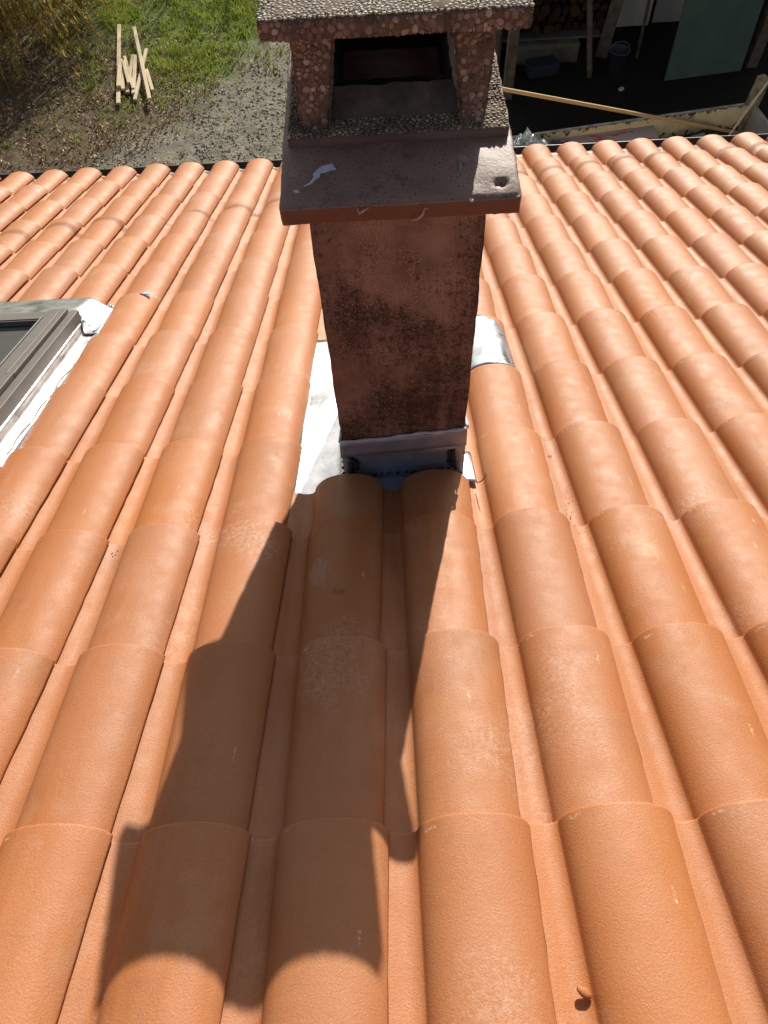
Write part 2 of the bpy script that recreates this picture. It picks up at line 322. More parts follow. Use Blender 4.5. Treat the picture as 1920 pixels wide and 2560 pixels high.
# ------------------------------------------------------------------ garden ground
def ground_material():
    m = Mat('garden_ground', 0.95, 0, 0.2); P = m.pos; s = m.sep(P)
    soil = m.mix(m.ramp(m.noise(P, 9, 6, 0.65), (0.35, 0.0), (0.65, 1.0)), (0.09, 0.062, 0.038), (0.20, 0.145, 0.095))
    grass = m.mix(m.ramp(m.noise(P, 14, 5, 0.6), (0.35, 0.0), (0.65, 1.0)), (0.08, 0.12, 0.02), (0.18, 0.22, 0.05))
    grav = m.mix(m.ramp(m.noise(P, 5, 5, 0.6), (0.35, 0.0), (0.65, 1.0)), (0.19, 0.168, 0.132), (0.32, 0.288, 0.23))
    grav = m.mix(m.ramp(m.voro(P, 38), (0.15, 0.5), (0.45, 0.0)), grav, (0.14, 0.12, 0.095))
    wob = m.math('MULTIPLY', m.math('SUBTRACT', m.noise(P, 1.1, 5, 0.6), 0.5), 2.2)
    # gravel along the house, widening towards the shed: x + 0.9*y-ish line
    gv = m.math('ADD', m.math('SUBTRACT', m.math('MULTIPLY', s[0], 1.0), m.math('MULTIPLY', s[1], 0.70)), wob)
    gm = m.ramp(m.math('ADD', m.math('MULTIPLY', gv, 0.2), 1.85), (0.48, 0.0), (0.60, 1.0))
    gs = m.ramp(m.math('ADD', m.math('MULTIPLY', m.math('ADD', s[0], m.math('MULTIPLY', s[1], 0.9)), 0.3), m.math('ADD', m.math('MULTIPLY', wob, 0.45), -0.22)), (0.35, 0.0), (0.75, 1.0))
    c = m.mix(gs, soil, grass); c = m.mix(gm, c, grav)
    # shed yard soil coloured near black, with the yard's shade painted in
    ym = m.ramp(m.math('ADD', m.math('MULTIPLY', s[0], 0.6), m.math('MULTIPLY', wob, 0.1)), (0.35, 0.0), (0.85, 1.0))
    c = m.mix(ym, c, m.mix(m.noise(P, 7, 5), (0.016, 0.013, 0.010), (0.034, 0.027, 0.020)))
    m.color(c); m.bump(m.noise(P, 22, 6, 0.7), 0.9, 0.05)
    return m.m
g = link('ground', mesh([(-300, -300, GZ), (300, -300, GZ), (300, 300, GZ), (-300, 300, GZ)], [(0, 1, 2, 3)]), ground_material()); g['kind'] = 'structure'

# ------------------------------------------------------------------ roof tiles
UC = 0.1075
def profile(t, cut=False):
    """cross section of a tile, t = 0 foot (wide) .. 1 head (narrow): outer line of (u, w)"""
    a = 0.0875 - 0.0070 * t; h = 0.0580 - 0.0090 * t; k = 0.011; uc = UC - 0.0055 * t
    def pan(u): return 13.0 * min(abs(u), 0.021) ** 2 + 0.16 * max(0, -0.021 - u)
    def bar(u):
        x = (u - uc) / a
        return 0.004 + (h - 0.004) * (max(0, 1 - abs(x) ** 2.15)) ** 0.52 if abs(x) < 1 else 0.004 - 2.2 * (abs(x) - 1) * a
    pts = []
    us = [-0.047, -0.040, -0.031, -0.021, -0.011, 0.0, 0.008, 0.014, 0.0185] if not cut else []
    n = 18
    for i in range(n + 1):
        ph = math.pi * (1 - i / n)
        if i == n: ph = 0.20
        elif i == n - 1: ph = 0.28
        us.append(uc + a * math.cos(ph))
    for u in us:
        p, b = pan(u) if u < 0.06 else -1.0, bar(u)
        d = max(k - abs(p - b), 0) / k
        w = max(p, b) + d * d * k * 0.25
        pts.append((u, w))
    return pts
def tile_mesh(seed, foot=0.0, head=None, cut=False):
    """tile in local coords: x across, y down the slope (foot at y=0), z outwards"""
    head = -(L + 0.055) if head is None else head
    rs = random.Random(seed); ys = [foot, foot - 0.0014, foot - 0.0045]
    n = 15
    for i in range(1, n + 1): ys.append(foot - 0.0045 + (head - foot + 0.0045) * i / n)
    prof0 = profile(0, cut); K = len(prof0); V = []; F = []; fm = []; sm = []
    th = 0.0105
    jig = [[noise.noise(Vector((seed * 7.7 + i * 0.9, j * 0.7, 3))) for i in range(K)] for j in range(len(ys))]
    for lay in (0, 1):
        for j, y in enumerate(ys):
            t = -y / L; pr = profile(max(0, min(1.15, t)), cut); bz = -0.0145 * t
            for i, (u, w) in enumerate(pr):
                p0 = pr[max(i - 1, 0)]; p1 = pr[min(i + 1, K - 1)]; tx, tz = p1[0] - p0[0], p1[1] - p0[1]; l = math.hypot(tx, tz) or 1
                nx, nz = -tz / l, tx / l
                off = -th * lay - (0.0009 if j == 0 and lay == 0 else 0)
                yy = y + (0.0012 * jig[0][i] if j < 3 else 0)
                ex = 0.0018 * jig[j][i] if i >= K - 1 else 0
                sag = 0.0004 * noise.noise(Vector((u * 9 + seed * 5, y * 4, seed)))
                V.append((u + nx * off + ex, yy, w + nz * off + bz + sag))
    J = len(ys); B = J * K
    for j in range(J - 1):
        for i in range(K - 1):
            a = j * K + i
            F.append((a, a + 1, a + K + 1, a + K)); fm.append(0); sm.append(True)
            a += B
            F.append((a, a + K, a + K + 1, a + 1)); fm.append(1); sm.append(True)
    for i in range(K - 1):
        F.append((i, B + i, B + i + 1, i + 1)); fm.append(0); sm.append(False)
        q = (J - 1) * K + i; F.append((q, q + 1, B + q + 1, B + q)); fm.append(1); sm.append(False)
    for j in range(J - 1):
        q = j * K + K - 1; F.append((q, B + q, B + q + K, q + K)); fm.append(1); sm.append(False)
        q = j * K; F.append((q, q + K, B + q + K, B + q)); fm.append(1); sm.append(False)
    F = [f[::-1] for f in F]
    me = mesh(V, F); me.materials.append(M_tile); me.materials.append(M_edge)
    me.polygons.foreach_set('material_index', fm); me.polygons.foreach_set('use_smooth', sm); me.update()
    return me

# distance up the slope of everything that interrupts the tiling
CH_S0, CH_S1 = -3.40, -2.50
roof = thing('tiled_roof', 'new terracotta roof of overlapping half round tiles around the chimney', 'roof', RW(0, -L * 15, 0))
def rpart(name, me, mat):
    return part(name, me, mat, roof)
deck_v = [RW(u, s, w) for u in (-3.4, 3.4) for s in (-L * 15 - 0.3, -0.06) for w in (-0.10, -0.035)]
rpart('roof_deck', mesh(deck_v, [(0, 1, 3, 2), (4, 6, 7, 5), (0, 4, 5, 1), (2, 3, 7, 6), (0, 2, 6, 4), (1, 5, 7, 3)]), M_deck)
tile_me = [tile_mesh(s) for s in range(6)]; tile_cut = [tile_mesh(20 + s, cut=True) for s in range(2)]
tile_front = [tile_mesh(30 + s, foot=0.0, head=-(0.165 + 0.055)) for s in range(2)]
tile_eave = [tile_mesh(40 + s) for s in range(2)]
bend = lambda k, c: 0.0
n_tiles = 0
def put_tile(me, k, s, dw=0.0):
    global n_tiles
    o = link('roof_tile', me); o.parent = roof
    j = lambda a: random.uniform(-a, a)
    loc = RW(k * W + j(0.0026), s + j(0.0045), dw + j(0.0012))
    rot = (ROOF_ROT @ Matrix.Rotation(j(0.007), 3, 'Z') @ Matrix.Rotation(j(0.009), 3, 'Y'))
    o.matrix_world = Matrix.Translation(loc) @ rot.to_4x4()
    o.matrix_parent_inverse = Matrix.Identity(4); 
    o.matrix_basis = Matrix.Translation(-Vector(roof.location)) @ Matrix.Translation(loc) @ rot.to_4x4()
    n_tiles += 1
far_tiles = []
for c in range(0, 15):
    for k in range(-15, 15):
        s = -c * L
        vis = False
        for (uu, ss) in ((k * W, s), (k * W + W, s), (k * W + UC, s - L / 2), (k * W + UC, s - L)):
            x, y, z = pix(RW(uu, ss, 0.03))
            if z > 0.05 and -420 < x < 2340 and -200 < y < 3000: vis = True
        if not vis:
            if not (c in (6, 7, 8) and -9 <= k <= -5) and not (k in (-1, 0) and c in (7, 8, 9)): far_tiles.append((k, s))
            continue
        # roof window opening
        if c in (6, 7, 8) and -9 <= k <= -5:
            if k == -5: put_tile(random.choice(tile_cut), k, s)
            continue
        # chimney opening
        if k in (-1, 0) and c in (7, 8, 9):
            if c == 9: put_tile(tile_front[k + 1], k, -3.40)
            continue
        me = random.choice(tile_me)
        put_tile(me, k, s)
# tiles beyond the picture's edges, joined into one part
FV, FF, FM, FS_ = [], [], [], []; off = 0
for (k, s) in far_tiles:
    me = random.choice(tile_me); nv = len(me.vertices); co = np.empty(nv * 3); me.vertices.foreach_get('co', co); co = co.reshape(-1, 3)
    FV.append(co @ np.array(ROOF_ROT).T + np.array(RW(k * W, s, random.uniform(-.001, .001))))
    for p_ in me.polygons: FF.append(tuple(v + off for v in p_.vertices)); FM.append(p_.material_index); FS_.append(p_.use_smooth)
    off += nv
fme = mesh(np.concatenate(FV), FF); fme.materials.append(M_tile); fme.materials.append(M_edge); fme.polygons.foreach_set('material_index', FM); fme.polygons.foreach_set('use_smooth', FS_); fme.update()
o = rpart('outer_roof_tiles', fme, M_tile); o['kind'] = 'stuff'

# ------------------------------------------------------------------ chimney
X0, X1, Y0, Y1 = -0.1135, 0.1785, -3.1215, -2.64
chim = thing('chimney', 'square weathered brown chimney stack with pebbled concrete cap rising through the tiles', 'chimney', (0.033, -2.88, 1.0))
cp = lambda name, me, mat, parent=None: part(name, me, mat, chim) if parent is None else sub(name, me, mat, parent)
def sub(name, me, mat, p):               # sub-part: mesh in world coordinates under a part of a thing
    o = link(name, me, mat, p); top = p.parent
    o.matrix_parent_inverse = Matrix.Translation(Vector(top.location)).inverted() if False else Matrix.Identity(4)
    return o                             # parts are meshes in world coordinates, so children need no offset
shaft = cp('shaft', grid_box(X0, X1, Y0, Y1, 0.95, 2.012, 0.0125, 0.0022, 14, edge=0.0015), M_render)
SX0, SX1, SY0, SY1 = -0.149, 0.222, -3.167, -2.595
def slab_top(x, y):
    d = min(max((y - SY0) / 0.12, 0), 1); z = 0.016 * (1 - (1 - d) ** 2) - 0.003 + 0.0016 * noise.noise(Vector((x * 18, y * 18, 4)))
    e = ((x - 0.192) / 0.0088) ** 2 + ((y + 3.141) / 0.0062) ** 2 + 0.15 * noise.noise(Vector((x * 160, y * 160, 0)))
    if e < 1.3: z -= 0.012 * max(0, 1 - (e / 1.3) ** 2)
    return z
slab = cp('crown_slab', grid_box(SX0, SX1, SY0, SY1, 2.004, 2.040, 0.0048, 0.0011, 22, slab_top, 0.0030), M_slab)
TX0, TX1, TY0, TY1 = -0.1385, 0.2150, -3.040, -2.70
tray = cp('base_plate', grid_box(TX0, TX1, TY0, TY1, 2.044, 2.066, 0.009, 0.0018, 30, None, 0.0015), M_brownmortar)
# flue collar: sloping rim round the opening
def frustum_ring(x0, x1, y0, y1, z0, x0t, x1t, y0t, y1t, z1, wall, zin):
    n = 22; bm = bmesh.new()
    def loop(a, b, c, d, z, jit):
        pts = []
        for (p, q) in (((a, c), (b, c)), ((b, c), (b, d)), ((b, d), (a, d)), ((a, d), (a, c))):
            for i in range(n):
                t = i / n; v = Vector((p[0] + (q[0] - p[0]) * t, p[1] + (q[1] - p[1]) * t, z))
                v += Vector((noise.noise(v * 60), noise.noise(v * 60 + Vector((7, 0, 0))), noise.noise(v * 60 + Vector((0, 9, 0))))) * jit
                pts.append(bm.verts.new(v))
        return pts
    loops = [loop(x0, x1, y0, y1, z0, 0.002), loop((x0 + x0t) / 2 + .001, (x1 + x1t) / 2 - .001, (y0 + y0t) / 2 + .001, (y1 + y1t) / 2, (z0 + z1) / 2, 0.0025),
             loop(x0t, x1t, y0t, y1t, z1, 0.003), loop(x0t + wall, x1t - wall, y0t + wall, y1t - wall, z1 + 0.002, 0.003),
             loop(x0t + wall, x1t - wall, y0t + wall, y1t - wall, zin, 0.0)]
    N = 4 * n
    for li in range(len(loops) - 1):
        for i in range(N):
            f = bm.faces.new((loops[li][i], loops[li][(i + 1) % N], loops[li + 1][(i + 1) % N], loops[li + 1][i])); f.material_index = 1 if li >= 2 else 0
    f = bm.faces.new(loops[-1]); f.material_index = 1
    me = bm_mesh(bm, True); me.materials.append(M_collar); me.materials.append(M_soot); return me
cp('flue_collar', frustum_ring(-0.073, 0.148, -2.996, -2.745, 2.064, -0.062, 0.130, -2.958, -2.775, 2.100, 0.014, 2.03), M_collar)
CX0, CX1, CY0, CY1, CZ0, CZ1 = -0.1505, 0.2235, -3.062, -2.690, 2.2190, 2.2485
capslab = cp('cap_slab', grid_box(CX0, CX1, CY0, CY1, CZ0, CZ1, 0.0095, 0.0018, 30, None, 0.003), M_matrix)
def leg_mesh(xt0, xt1, xb0, xb1, y0, y1, z0, z1):
    n = 9; V = []; F = []
    for k in range(n + 1):
        t = k / n; a = xb0 + (xt0 - xb0) * t; b = xb1 + (xt1 - xb1) * t; z = z0 + (z1 - z0) * t
        rr = 0.006; yy0 = y0 + 0.006 * (1 - t)
        for (x, y) in ((a + rr, yy0), (b - rr, yy0), (b, yy0 + rr), (b, y1 - rr), (b - rr, y1), (a + rr, y1), (a, y1 - rr), (a, yy0 + rr)):
            p = Vector((x, y, z)); V.append(p + Vector((noise.noise(p * 50), noise.noise(p * 50 + Vector((3, 1, 0))), 0)) * 0.0018)
    for k in range(n):
        for i in range(8): F.append((k * 8 + i, k * 8 + (i + 1) % 8, (k + 1) * 8 + (i + 1) % 8, (k + 1) * 8 + i))
    F.append(tuple(range(7, -1, -1))); F.append(tuple(n * 8 + i for i in range(8)))
    return mesh(V, F)
LEGS = [(-0.1134, -0.0465, -0.1165, -0.0705, -3.022, -2.972), (0.1190, 0.1857, 0.1385, 0.1775, -3.022, -2.972),
        (-0.1134, -0.0465, -0.1165, -0.0705, -2.768, -2.718), (0.1190, 0.1857, 0.1385, 0.1775, -2.768, -2.718)]
bw = cp('added_back_panel', box_mesh((0.036, -2.745, 2.143), (0.235, 0.02, 0.158), None, 0.002), M_soot)  # panel added behind the legs to block sunlight through the cap opening
legs = [cp('leg', leg_mesh(*q, 2.062, CZ0 + 0.004), M_matrix) for q in LEGS]

# pebbles of the exposed aggregate
_t = (1 + 5 ** 0.5) / 2
ICO_V = np.array([(-1, _t, 0), (1, _t, 0), (-1, -_t, 0), (1, -_t, 0), (0, -1, _t), (0, 1, _t), (0, -1, -_t), (0, 1, -_t), (_t, 0, -1), (_t, 0, 1), (-_t, 0, -1), (-_t, 0, 1)], float); ICO_V /= np.linalg.norm(ICO_V[0])
ICO_F = np.array([(0, 11, 5), (0, 5, 1), (0, 1, 7), (0, 7, 10), (0, 10, 11), (1, 5, 9), (5, 11, 4), (11, 10, 2), (10, 7, 6), (7, 1, 8), (3, 9, 4), (3, 4, 2), (3, 2, 6), (3, 6, 8), (3, 8, 9), (4, 9, 5), (2, 4, 11), (6, 2, 10), (8, 6, 7), (9, 8, 1)])
def ico2():
    V = [tuple(v) for v in ICO_V]; F = []; ch = {}
    def mid(a, b):
        k = (min(a, b), max(a, b))
        if k not in ch:
            m_ = np.array(V[a]) + np.array(V[b]); m_ /= np.linalg.norm(m_); V.append(tuple(m_)); ch[k] = len(V) - 1
        return ch[k]
    for a, b, c in ICO_F:
        ab, bc, ca = mid(a, b), mid(b, c), mid(c, a); F += [(a, ab, ca), (b, bc, ab), (c, ca, bc), (ab, bc, ca)]
    return np.array(V), np.array(F)
ICO2_V, ICO2_F = ico2()
def scatter(area_fn, n_try, rmin, rmax, pw, fine=False, flat=0.55, cover=0.86):
    """area_fn(a, b) -> (point, normal); darts without overlap, pebbles half sunk in the face"""
    pts, rad, nor = [], [], []
    rr = np.sort(rmin + (rmax - rmin) * rng.random(n_try) ** pw)[::-1]
    P = np.zeros((n_try, 3)); RR = np.zeros(n_try); k = 0
    for r in rr:
        for _ in range(6):
            p, nn = area_fn(rng.random(), rng.random(), r)
            if p is None: continue
            if k == 0 or np.all(np.sum((P[:k] - p) ** 2, 1) > (cover * (RR[:k] + r)) ** 2):
                P[k] = p; RR[k] = r; nor.append(nn); k += 1; break
    BV, BF = (ICO2_V, ICO2_F) if fine else (ICO_V, ICO_F)
    V = np.zeros((k * len(BV), 3)); F = np.zeros((k * len(BF), 3), int)
    for i in range(k):
        n = np.array(nor[i], float); n /= np.linalg.norm(n)
        a = np.cross(n, rng.normal(size=3)); a /= np.linalg.norm(a); b = np.cross(n, a)
        el = 0.72 + 0.5 * rng.random()
        q = BV * (1 + 0.12 * rng.normal(size=(len(BV), 1)))
        V[i * len(BV):(i + 1) * len(BV)] = P[i] + RR[i] * (q[:, :1] * a * el + q[:, 1:2] * b / max(el, 0.9) + q[:, 2:3] * n * flat)
        F[i * len(BF):(i + 1) * len(BF)] = BF + i * len(BV)
    return mesh(V, F.tolist(), True)
def face_xz(x0, x1, z0, z1, y, n=(0, -1, 0)):
    return lambda a, b, r: (np.array((x0 + r + (x1 - x0 - 2 * r) * a, y, z0 + r * .8 + (z1 - z0 - 1.6 * r) * b)), n)
def face_yz(y0, y1, z0, z1, x, n):
    return lambda a, b, r: (np.array((x, y0 + r + (y1 - y0 - 2 * r) * a, z0 + r * .8 + (z1 - z0 - 1.6 * r) * b)), n)
def face_xy(x0, x1, y0, y1, z, hole=None):
    def f(a, b, r):
        x, y = x0 + (x1 - x0) * a, y0 + (y1 - y0) * b
        if hole and hole[0] < x < hole[1] and hole[2] < y < hole[3]: return None, None
        return np.array((x, y, z)), (0, 0, 1)
    return f
def pebbles(name, parent, mat, *args, **kw):
    o = sub(name, scatter(*args, **kw), mat, parent); o['kind'] = 'stuff'; return o
pebbles('pebbles', capslab, M_peb, face_xz(CX0, CX1, CZ0 + .001, CZ1 - .002, CY0 + .0005), 900, 0.0009, 0.0062, 4.0, fine=True, flat=0.3)
pebbles('pebbles', capslab, M_peb, face_yz(CY0, CY1, CZ0 + .001, CZ1 - .002, CX0, (-1, 0, 0)), 360, 0.0012, 0.006, 3.4, flat=0.3)
pebbles('pebbles', capslab, M_peb, face_yz(CY0, CY1, CZ0 + .001, CZ1 - .002, CX1, (1, 0, 0)), 360, 0.0012, 0.006, 3.4, flat=0.3)
pebbles('washed_lit_pebbles', capslab, M_pebtop, face_xy(CX0 + .001, CX1 - .001, CY0 + .001, CY0 + 0.14, CZ1), 5200, 0.0012, 0.0038, 1.6, flat=0.5)
pebbles('washed_lit_pebbles', capslab, M_pebtop, face_xy(CX0 + .001, CX1 - .001, CY0 + 0.14, CY1, CZ1), 3000, 0.0018, 0.004, 1.6, flat=0.5)
for lg, q in zip(legs, LEGS):
    def lf(a, b, r, q=q):
        t = b; x0 = q[2] + (q[0] - q[2]) * t; x1 = q[3] + (q[1] - q[3]) * t
        return np.array((x0 + r + .003 + (x1 - x0 - 2 * r - .006) * a, q[4] + 0.006 * (1 - t), 2.066 + (CZ0 - 2.066) * t)), (0, -1, -0.05)
    def ls(sd):
        def f(a, b, r, q=q):
            t = b; x = (q[2] + (q[0] - q[2]) * t) if sd < 0 else (q[3] + (q[1] - q[3]) * t)
            return np.array((x, q[4] + .006 + (q[5] - q[4] - .008) * a, 2.066 + (CZ0 - 2.066) * t)), (sd, 0, 0)
        return f
    fr = q[4] < -2.9
    pebbles('pebbles', lg, M_peb, lf, 430 if fr else 150, 0.0010, 0.0058, 3.8, fine=fr, flat=0.3)
    for sd in (-1, 1): pebbles('pebbles', lg, M_peb, ls(sd), 220 if fr else 100, 0.0011, 0.0055, 3.4, flat=0.3)
pebbles('pebbles', tray, M_pebdark, face_xy(TX0 + .002, TX1 - .002, TY0 + .003, TY1 - .003, 2.0668, (-0.07, 0.145, -2.993, -2.748)), 5200, 0.0014, 0.0040, 1.7, flat=0.5)

# front apron, sealant and side flashings ---------------------------------------------------
def sheet(fn, nu, nv, th=0.0012):
    """thin sheet from fn(a, b) -> (point, normal)"""
    V = []; F = []
    for lay in (0, 1):
        for i in range(nu + 1):
            for j in range(nv + 1):
                p, n = fn(i / nu, j / nv); V.append(Vector(p) - Vector(n) * th * lay)
    B = (nu + 1) * (nv + 1); id_ = lambda i, j: i * (nv + 1) + j
    for i in range(nu):
        for j in range(nv):
            F.append((id_(i, j), id_(i + 1, j), id_(i + 1, j + 1), id_(i, j + 1)))
            F.append((B + id_(i, j), B + id_(i, j + 1), B + id_(i + 1, j + 1), B + id_(i + 1, j)))
    for i in range(nu):
        F.append((id_(i, 0), B + id_(i, 0), B + id_(i + 1, 0), id_(i + 1, 0))); F.append((id_(i, nv), id_(i + 1, nv), B + id_(i + 1, nv), B + id_(i, nv)))
    for j in range(nv):
        F.append((id_(0, j), id_(0, j + 1), B + id_(0, j + 1), B + id_(0, j))); F.append((id_(nu, j), B + id_(nu, j), B + id_(nu, j + 1), id_(nu, j + 1)))
    return mesh(V, F, True)
def roof_z(y, w=0.0): return RW(0, (y - w * ST) / CT, w).z
zf = roof_z(Y0)                          # roof level at the chimney's front face
def apron_up(a, b):                      # upper strip, its top edge climbing to the right
    x = X0 - 0.006 + (X1 - X0 + 0.010) * a; zt = 1.360 + 0.036 * a; zb = 1.318 + 0.030 * a
    y = Y0 - 0.0055 - 0.010 * (1 - b) + 0.0008 * math.sin(a * 9)
    return (x, y, zb + (zt - zb) * b), (0, -1, 0)
cp('front_flashing', sheet(apron_up, 24, 4), M_apron)
def apron_low(a, b):
    x = X0 - 0.004 + (X1 - X0 + 0.008) * a; z = zf - 0.01 + (1.340 - zf) * b
    return (x, Y0 - 0.0035 - 0.004 * math.sin(a * 5 + b * 3) * (1 - b) * 0.3, z), (0, -1, 0)
cp('front_flashing', sheet(apron_low, 24, 6), M_apron)
def apron_foot(a, b):
    u = X0 - 0.02 + (X1 - X0 + 0.012) * a; s0 = Y0 / CT; s = s0 - 0.002 - 0.12 * b
    lift = 0.018 * (1 - b) ** 3
    q = RW(u, s, -0.004 + lift + 0.002 * noise.noise(Vector((u * 20, s * 20, 0)))); return q, NR
cp('front_flashing', sheet(apron_foot, 24, 8), M_apron)
bead = [(X0 - 0.004 + (X1 - X0 + 0.006) * t, Y0 - 0.006 + 0.001 * math.sin(t * 31), 1.366 + 0.036 * t + 0.002 * math.sin(t * 13)) for t in np.linspace(0, 1, 26)]
cp('sealant_bead', tube_mesh(bead, [0.0038 + 0.0012 * math.sin(i * 1.7) for i in range(26)], 8), M_seal)
beadl = [(X0 - 0.004, Y0 - 0.002 + 0.20 * t, 1.366 - 0.11 * t - 0.0 + 0.002 * math.sin(t * 17)) for t in np.linspace(0, 1, 16)]
cp('sealant_bead', tube_mesh(beadl, 0.004, 8, jitter=0.2), M_seal)
beadr = [(X1 + 0.004, Y0 - 0.002 + 0.20 * t, 1.402 - 0.11 * t + 0.002 * math.sin(t * 17)) for t in np.linspace(0, 1, 16)]
cp('sealant_bead', tube_mesh(beadr, 0.0045, 8, jitter=0.3), M_seal)
def blob_strip(pts, r, seed):            # knobbly black sealant trowelled along a seam
    V = []; F = []; rr = random.Random(seed); o = 0
    for p in pts:
        for _ in range(3):
            c = Vector(p) + Vector((rr.uniform(-r, r), rr.uniform(-r * .4, r * .2), rr.uniform(-r, r))); q = r * rr.uniform(0.35, 0.9)
            for v in ICO_V: V.append(c + Vector((v[0] * q * rr.uniform(.7, 1.3), v[1] * q * 0.5, v[2] * q * rr.uniform(.7, 1.3))))
            F += [tuple(f + o) for f in ICO_F]; o += 12
    return mesh(V, F, True)
cp('black_sealant', blob_strip([(X0 + 0.022 + 0.003 * math.sin(i), Y0 - 0.006, 1.245 + 0.0055 * i) for i in range(11)], 0.009, 1), M_tar)
cp('black_sealant', blob_strip([(X1 - 0.026 + 0.002 * math.sin(i), Y0 - 0.006, 1.245 + 0.0055 * i) for i in range(14)], 0.008, 2), M_tar)
cp('black_sealant', blob_strip([(X0 + 0.01 + 0.0155 * i, Y0 - 0.010, 1.224 + 0.0012 * i) for i in range(18)], 0.006, 3), M_tar)
cp('black_sealant', blob_strip([(X0 - 0.006, Y0 + 0.0 + 0.012 * i, roof_z(Y0 + 0.012 * i, 0.0) + 0.012 + 0.004 * math.sin(i)) for i in range(11)], 0.007, 4), M_tar)
def left_fl(a, b):                       # tray of sheet between the chimney and the tile on its left
    u = -0.262 + (X0 + 0.262 - 0.002) * a; s = -3.52 + 1.02 * b
    w = -0.006 + (0.030 * max(0, (a - 0.86) / 0.14) ** 2) + 0.0035 * noise.noise(Vector((u * 14, s * 9, 2))) + (0.02 * max(0, (0.1 - a) / 0.1))
    return RW(u, s, w), NR
cp('side_flashing', sheet(left_fl, 18, 46), M_alu)
def left_up(a, b):                       # its upstand along the shaft
    y = Y0 + (Y1 - Y0) * b; return (X0 - 0.0035 - 0.0015 * math.sin(b * 11), y, roof_z(y) + 0.015 + 0.125 * a), (-1, 0, 0)
cp('side_flashing', sheet(left_up, 5, 20), M_alu)
def right_fl(a, b):
    u = X1 + 0.002 + 0.052 * a; s = -3.44 + 0.95 * b
    w = 0.0045 + 0.03 * max(0, (0.25 - a) / 0.25) ** 2 + (0.0) ; return RW(u, s, w), NR
RF = [pix_to_roof(1161, 1130, 0.020), pix_to_roof(1176, 1130, 0.012), pix_to_roof(1193, 1206, 0.0035), pix_to_roof(1152, 1204, 0.0095)]
def right_foot(a, b):                    # little flared foot at the front right corner
    return (RF[0].lerp(RF[1], a)).lerp(RF[3].lerp(RF[2], a), b) + NR * 0.003 * math.sin(a * 3.1), NR
cp('side_flashing', sheet(right_foot, 8, 8), M_alu)
def right_up(a, b):
    y = Y0 + (Y1 - Y0) * b; return (X1 + 0.0035 + 0.0015 * math.sin(b * 11), y, roof_z(y) + 0.01 + 0.15 * a), (1, 0, 0)
cp('side_flashing', sheet(right_up, 5, 20), M_alu)
def back_fl(a, b):                       # sheet dressed over the neighbouring tile row behind the stack
    pr = profile(0.3)[9:]; n = len(pr) - 1
    q = a * (n + 8); 
    if q < 8: u, w = W + (-0.05 + 0.0715 * q / 8), 0.006
    else:
        i = min(int(q - 8), n - 1); f = q - 8 - i
        u = W + pr[i][0] + (pr[i + 1][0] - pr[i][0]) * f; w = pr[i][1] + (pr[i + 1][1] - pr[i][1]) * f + 0.0035
    s = -2.848 + 0.352 * b
    w += 0.0025 * noise.noise(Vector((u * 30, s * 12, 5)))
    return RW(u, s, w - 0.004 * (1 - b)), NR
cp('back_flashing', sheet(back_fl, 48, 24), M_zinc)
def back_fl2(a, b):
    u = -0.112 + 0.34 * a; s = -2.86 + 0.36 * b; return RW(u, s, 0.006 + 0.002 * math.sin(a * 9)), NR
cp('back_flashing', sheet(back_fl2, 16, 10), M_zinc)
# paint splash and threads on the crown slab
def slabz(y): return 2.040 + 0.016 * (1 - (1 - min(max((y - SY0) / 0.12, 0), 1)) ** 2) - 0.003 + 0.0020
def pix_to_z(x, y, z):
    d = RIGHT * ((x - 960) / FPX) + DOWN * ((y - 1280) / FPX) + FWD; t = (z - CAM.z) / d.z; return CAM + d * t
def splash(pl):
    V = []
    for (x, y) in pl:
        p = pix_to_z(x, y, 2.045); p = pix_to_z(x, y, slabz(p.y)); V.append((p.x, p.y, slabz(p.y)))
    n = len(V); V2 = [(a, b, c - 0.003) for a, b, c in V]
    return mesh(V + V2, [tuple(range(n))] + [(i, (i + 1) % n, n + (i + 1) % n, n + i)[::-1] for i in range(n)])
cs = lambda l: [(680 + x * .3978, 300 + y * .3978) for x, y in l]
sub('paint_splash', splash(cs([(198, 412), (235, 388), (262, 352), (255, 335), (290, 300), (318, 282), (382, 270), (386, 286), (400, 300), (372, 302), (330, 316), (304, 322), (298, 345), (272, 362), (246, 392)])), M_paint, slab)
sub('paint_splash', splash(cs([(132, 440), (158, 438), (172, 450), (150, 456)])), M_paint, slab)
sub('paint_splash', splash(cs([(1165, 235), (1190, 210), (1240, 240), (1238, 254), (1196, 256), (1192, 300), (1172, 312), (1178, 262)])), simple('thin_paint', (0.34, 0.32, 0.36), (0.26, 0.22, 0.22), 90, 0.8), slab)
sub('paint_splash', splash(cs([(1240, 490), (1262, 494), (1266, 504), (1248, 504)])), M_paint, slab)
M_thread = simple('dry_thread', (0.55, 0.40, 0.34), (0.45, 0.30, 0.25), 40, 0.9)
for pts in ([(-0.030, -3.170, 2.034), (-0.027, -3.172, 2.024), (-0.022, -3.174, 2.030), (-0.012, -3.174, 2.036)], [(0.052, -3.171, 2.006), (0.062, -3.175, 2.012), (0.070, -3.174, 2.018), (0.073, -3.173, 2.028), (0.078, -3.172, 2.028)]):
    sub('thread', tube_mesh(pts, [0.0009, 0.0016, 0.002, 0.0008, 0.0006][:len(pts)], 5), M_thread, slab)

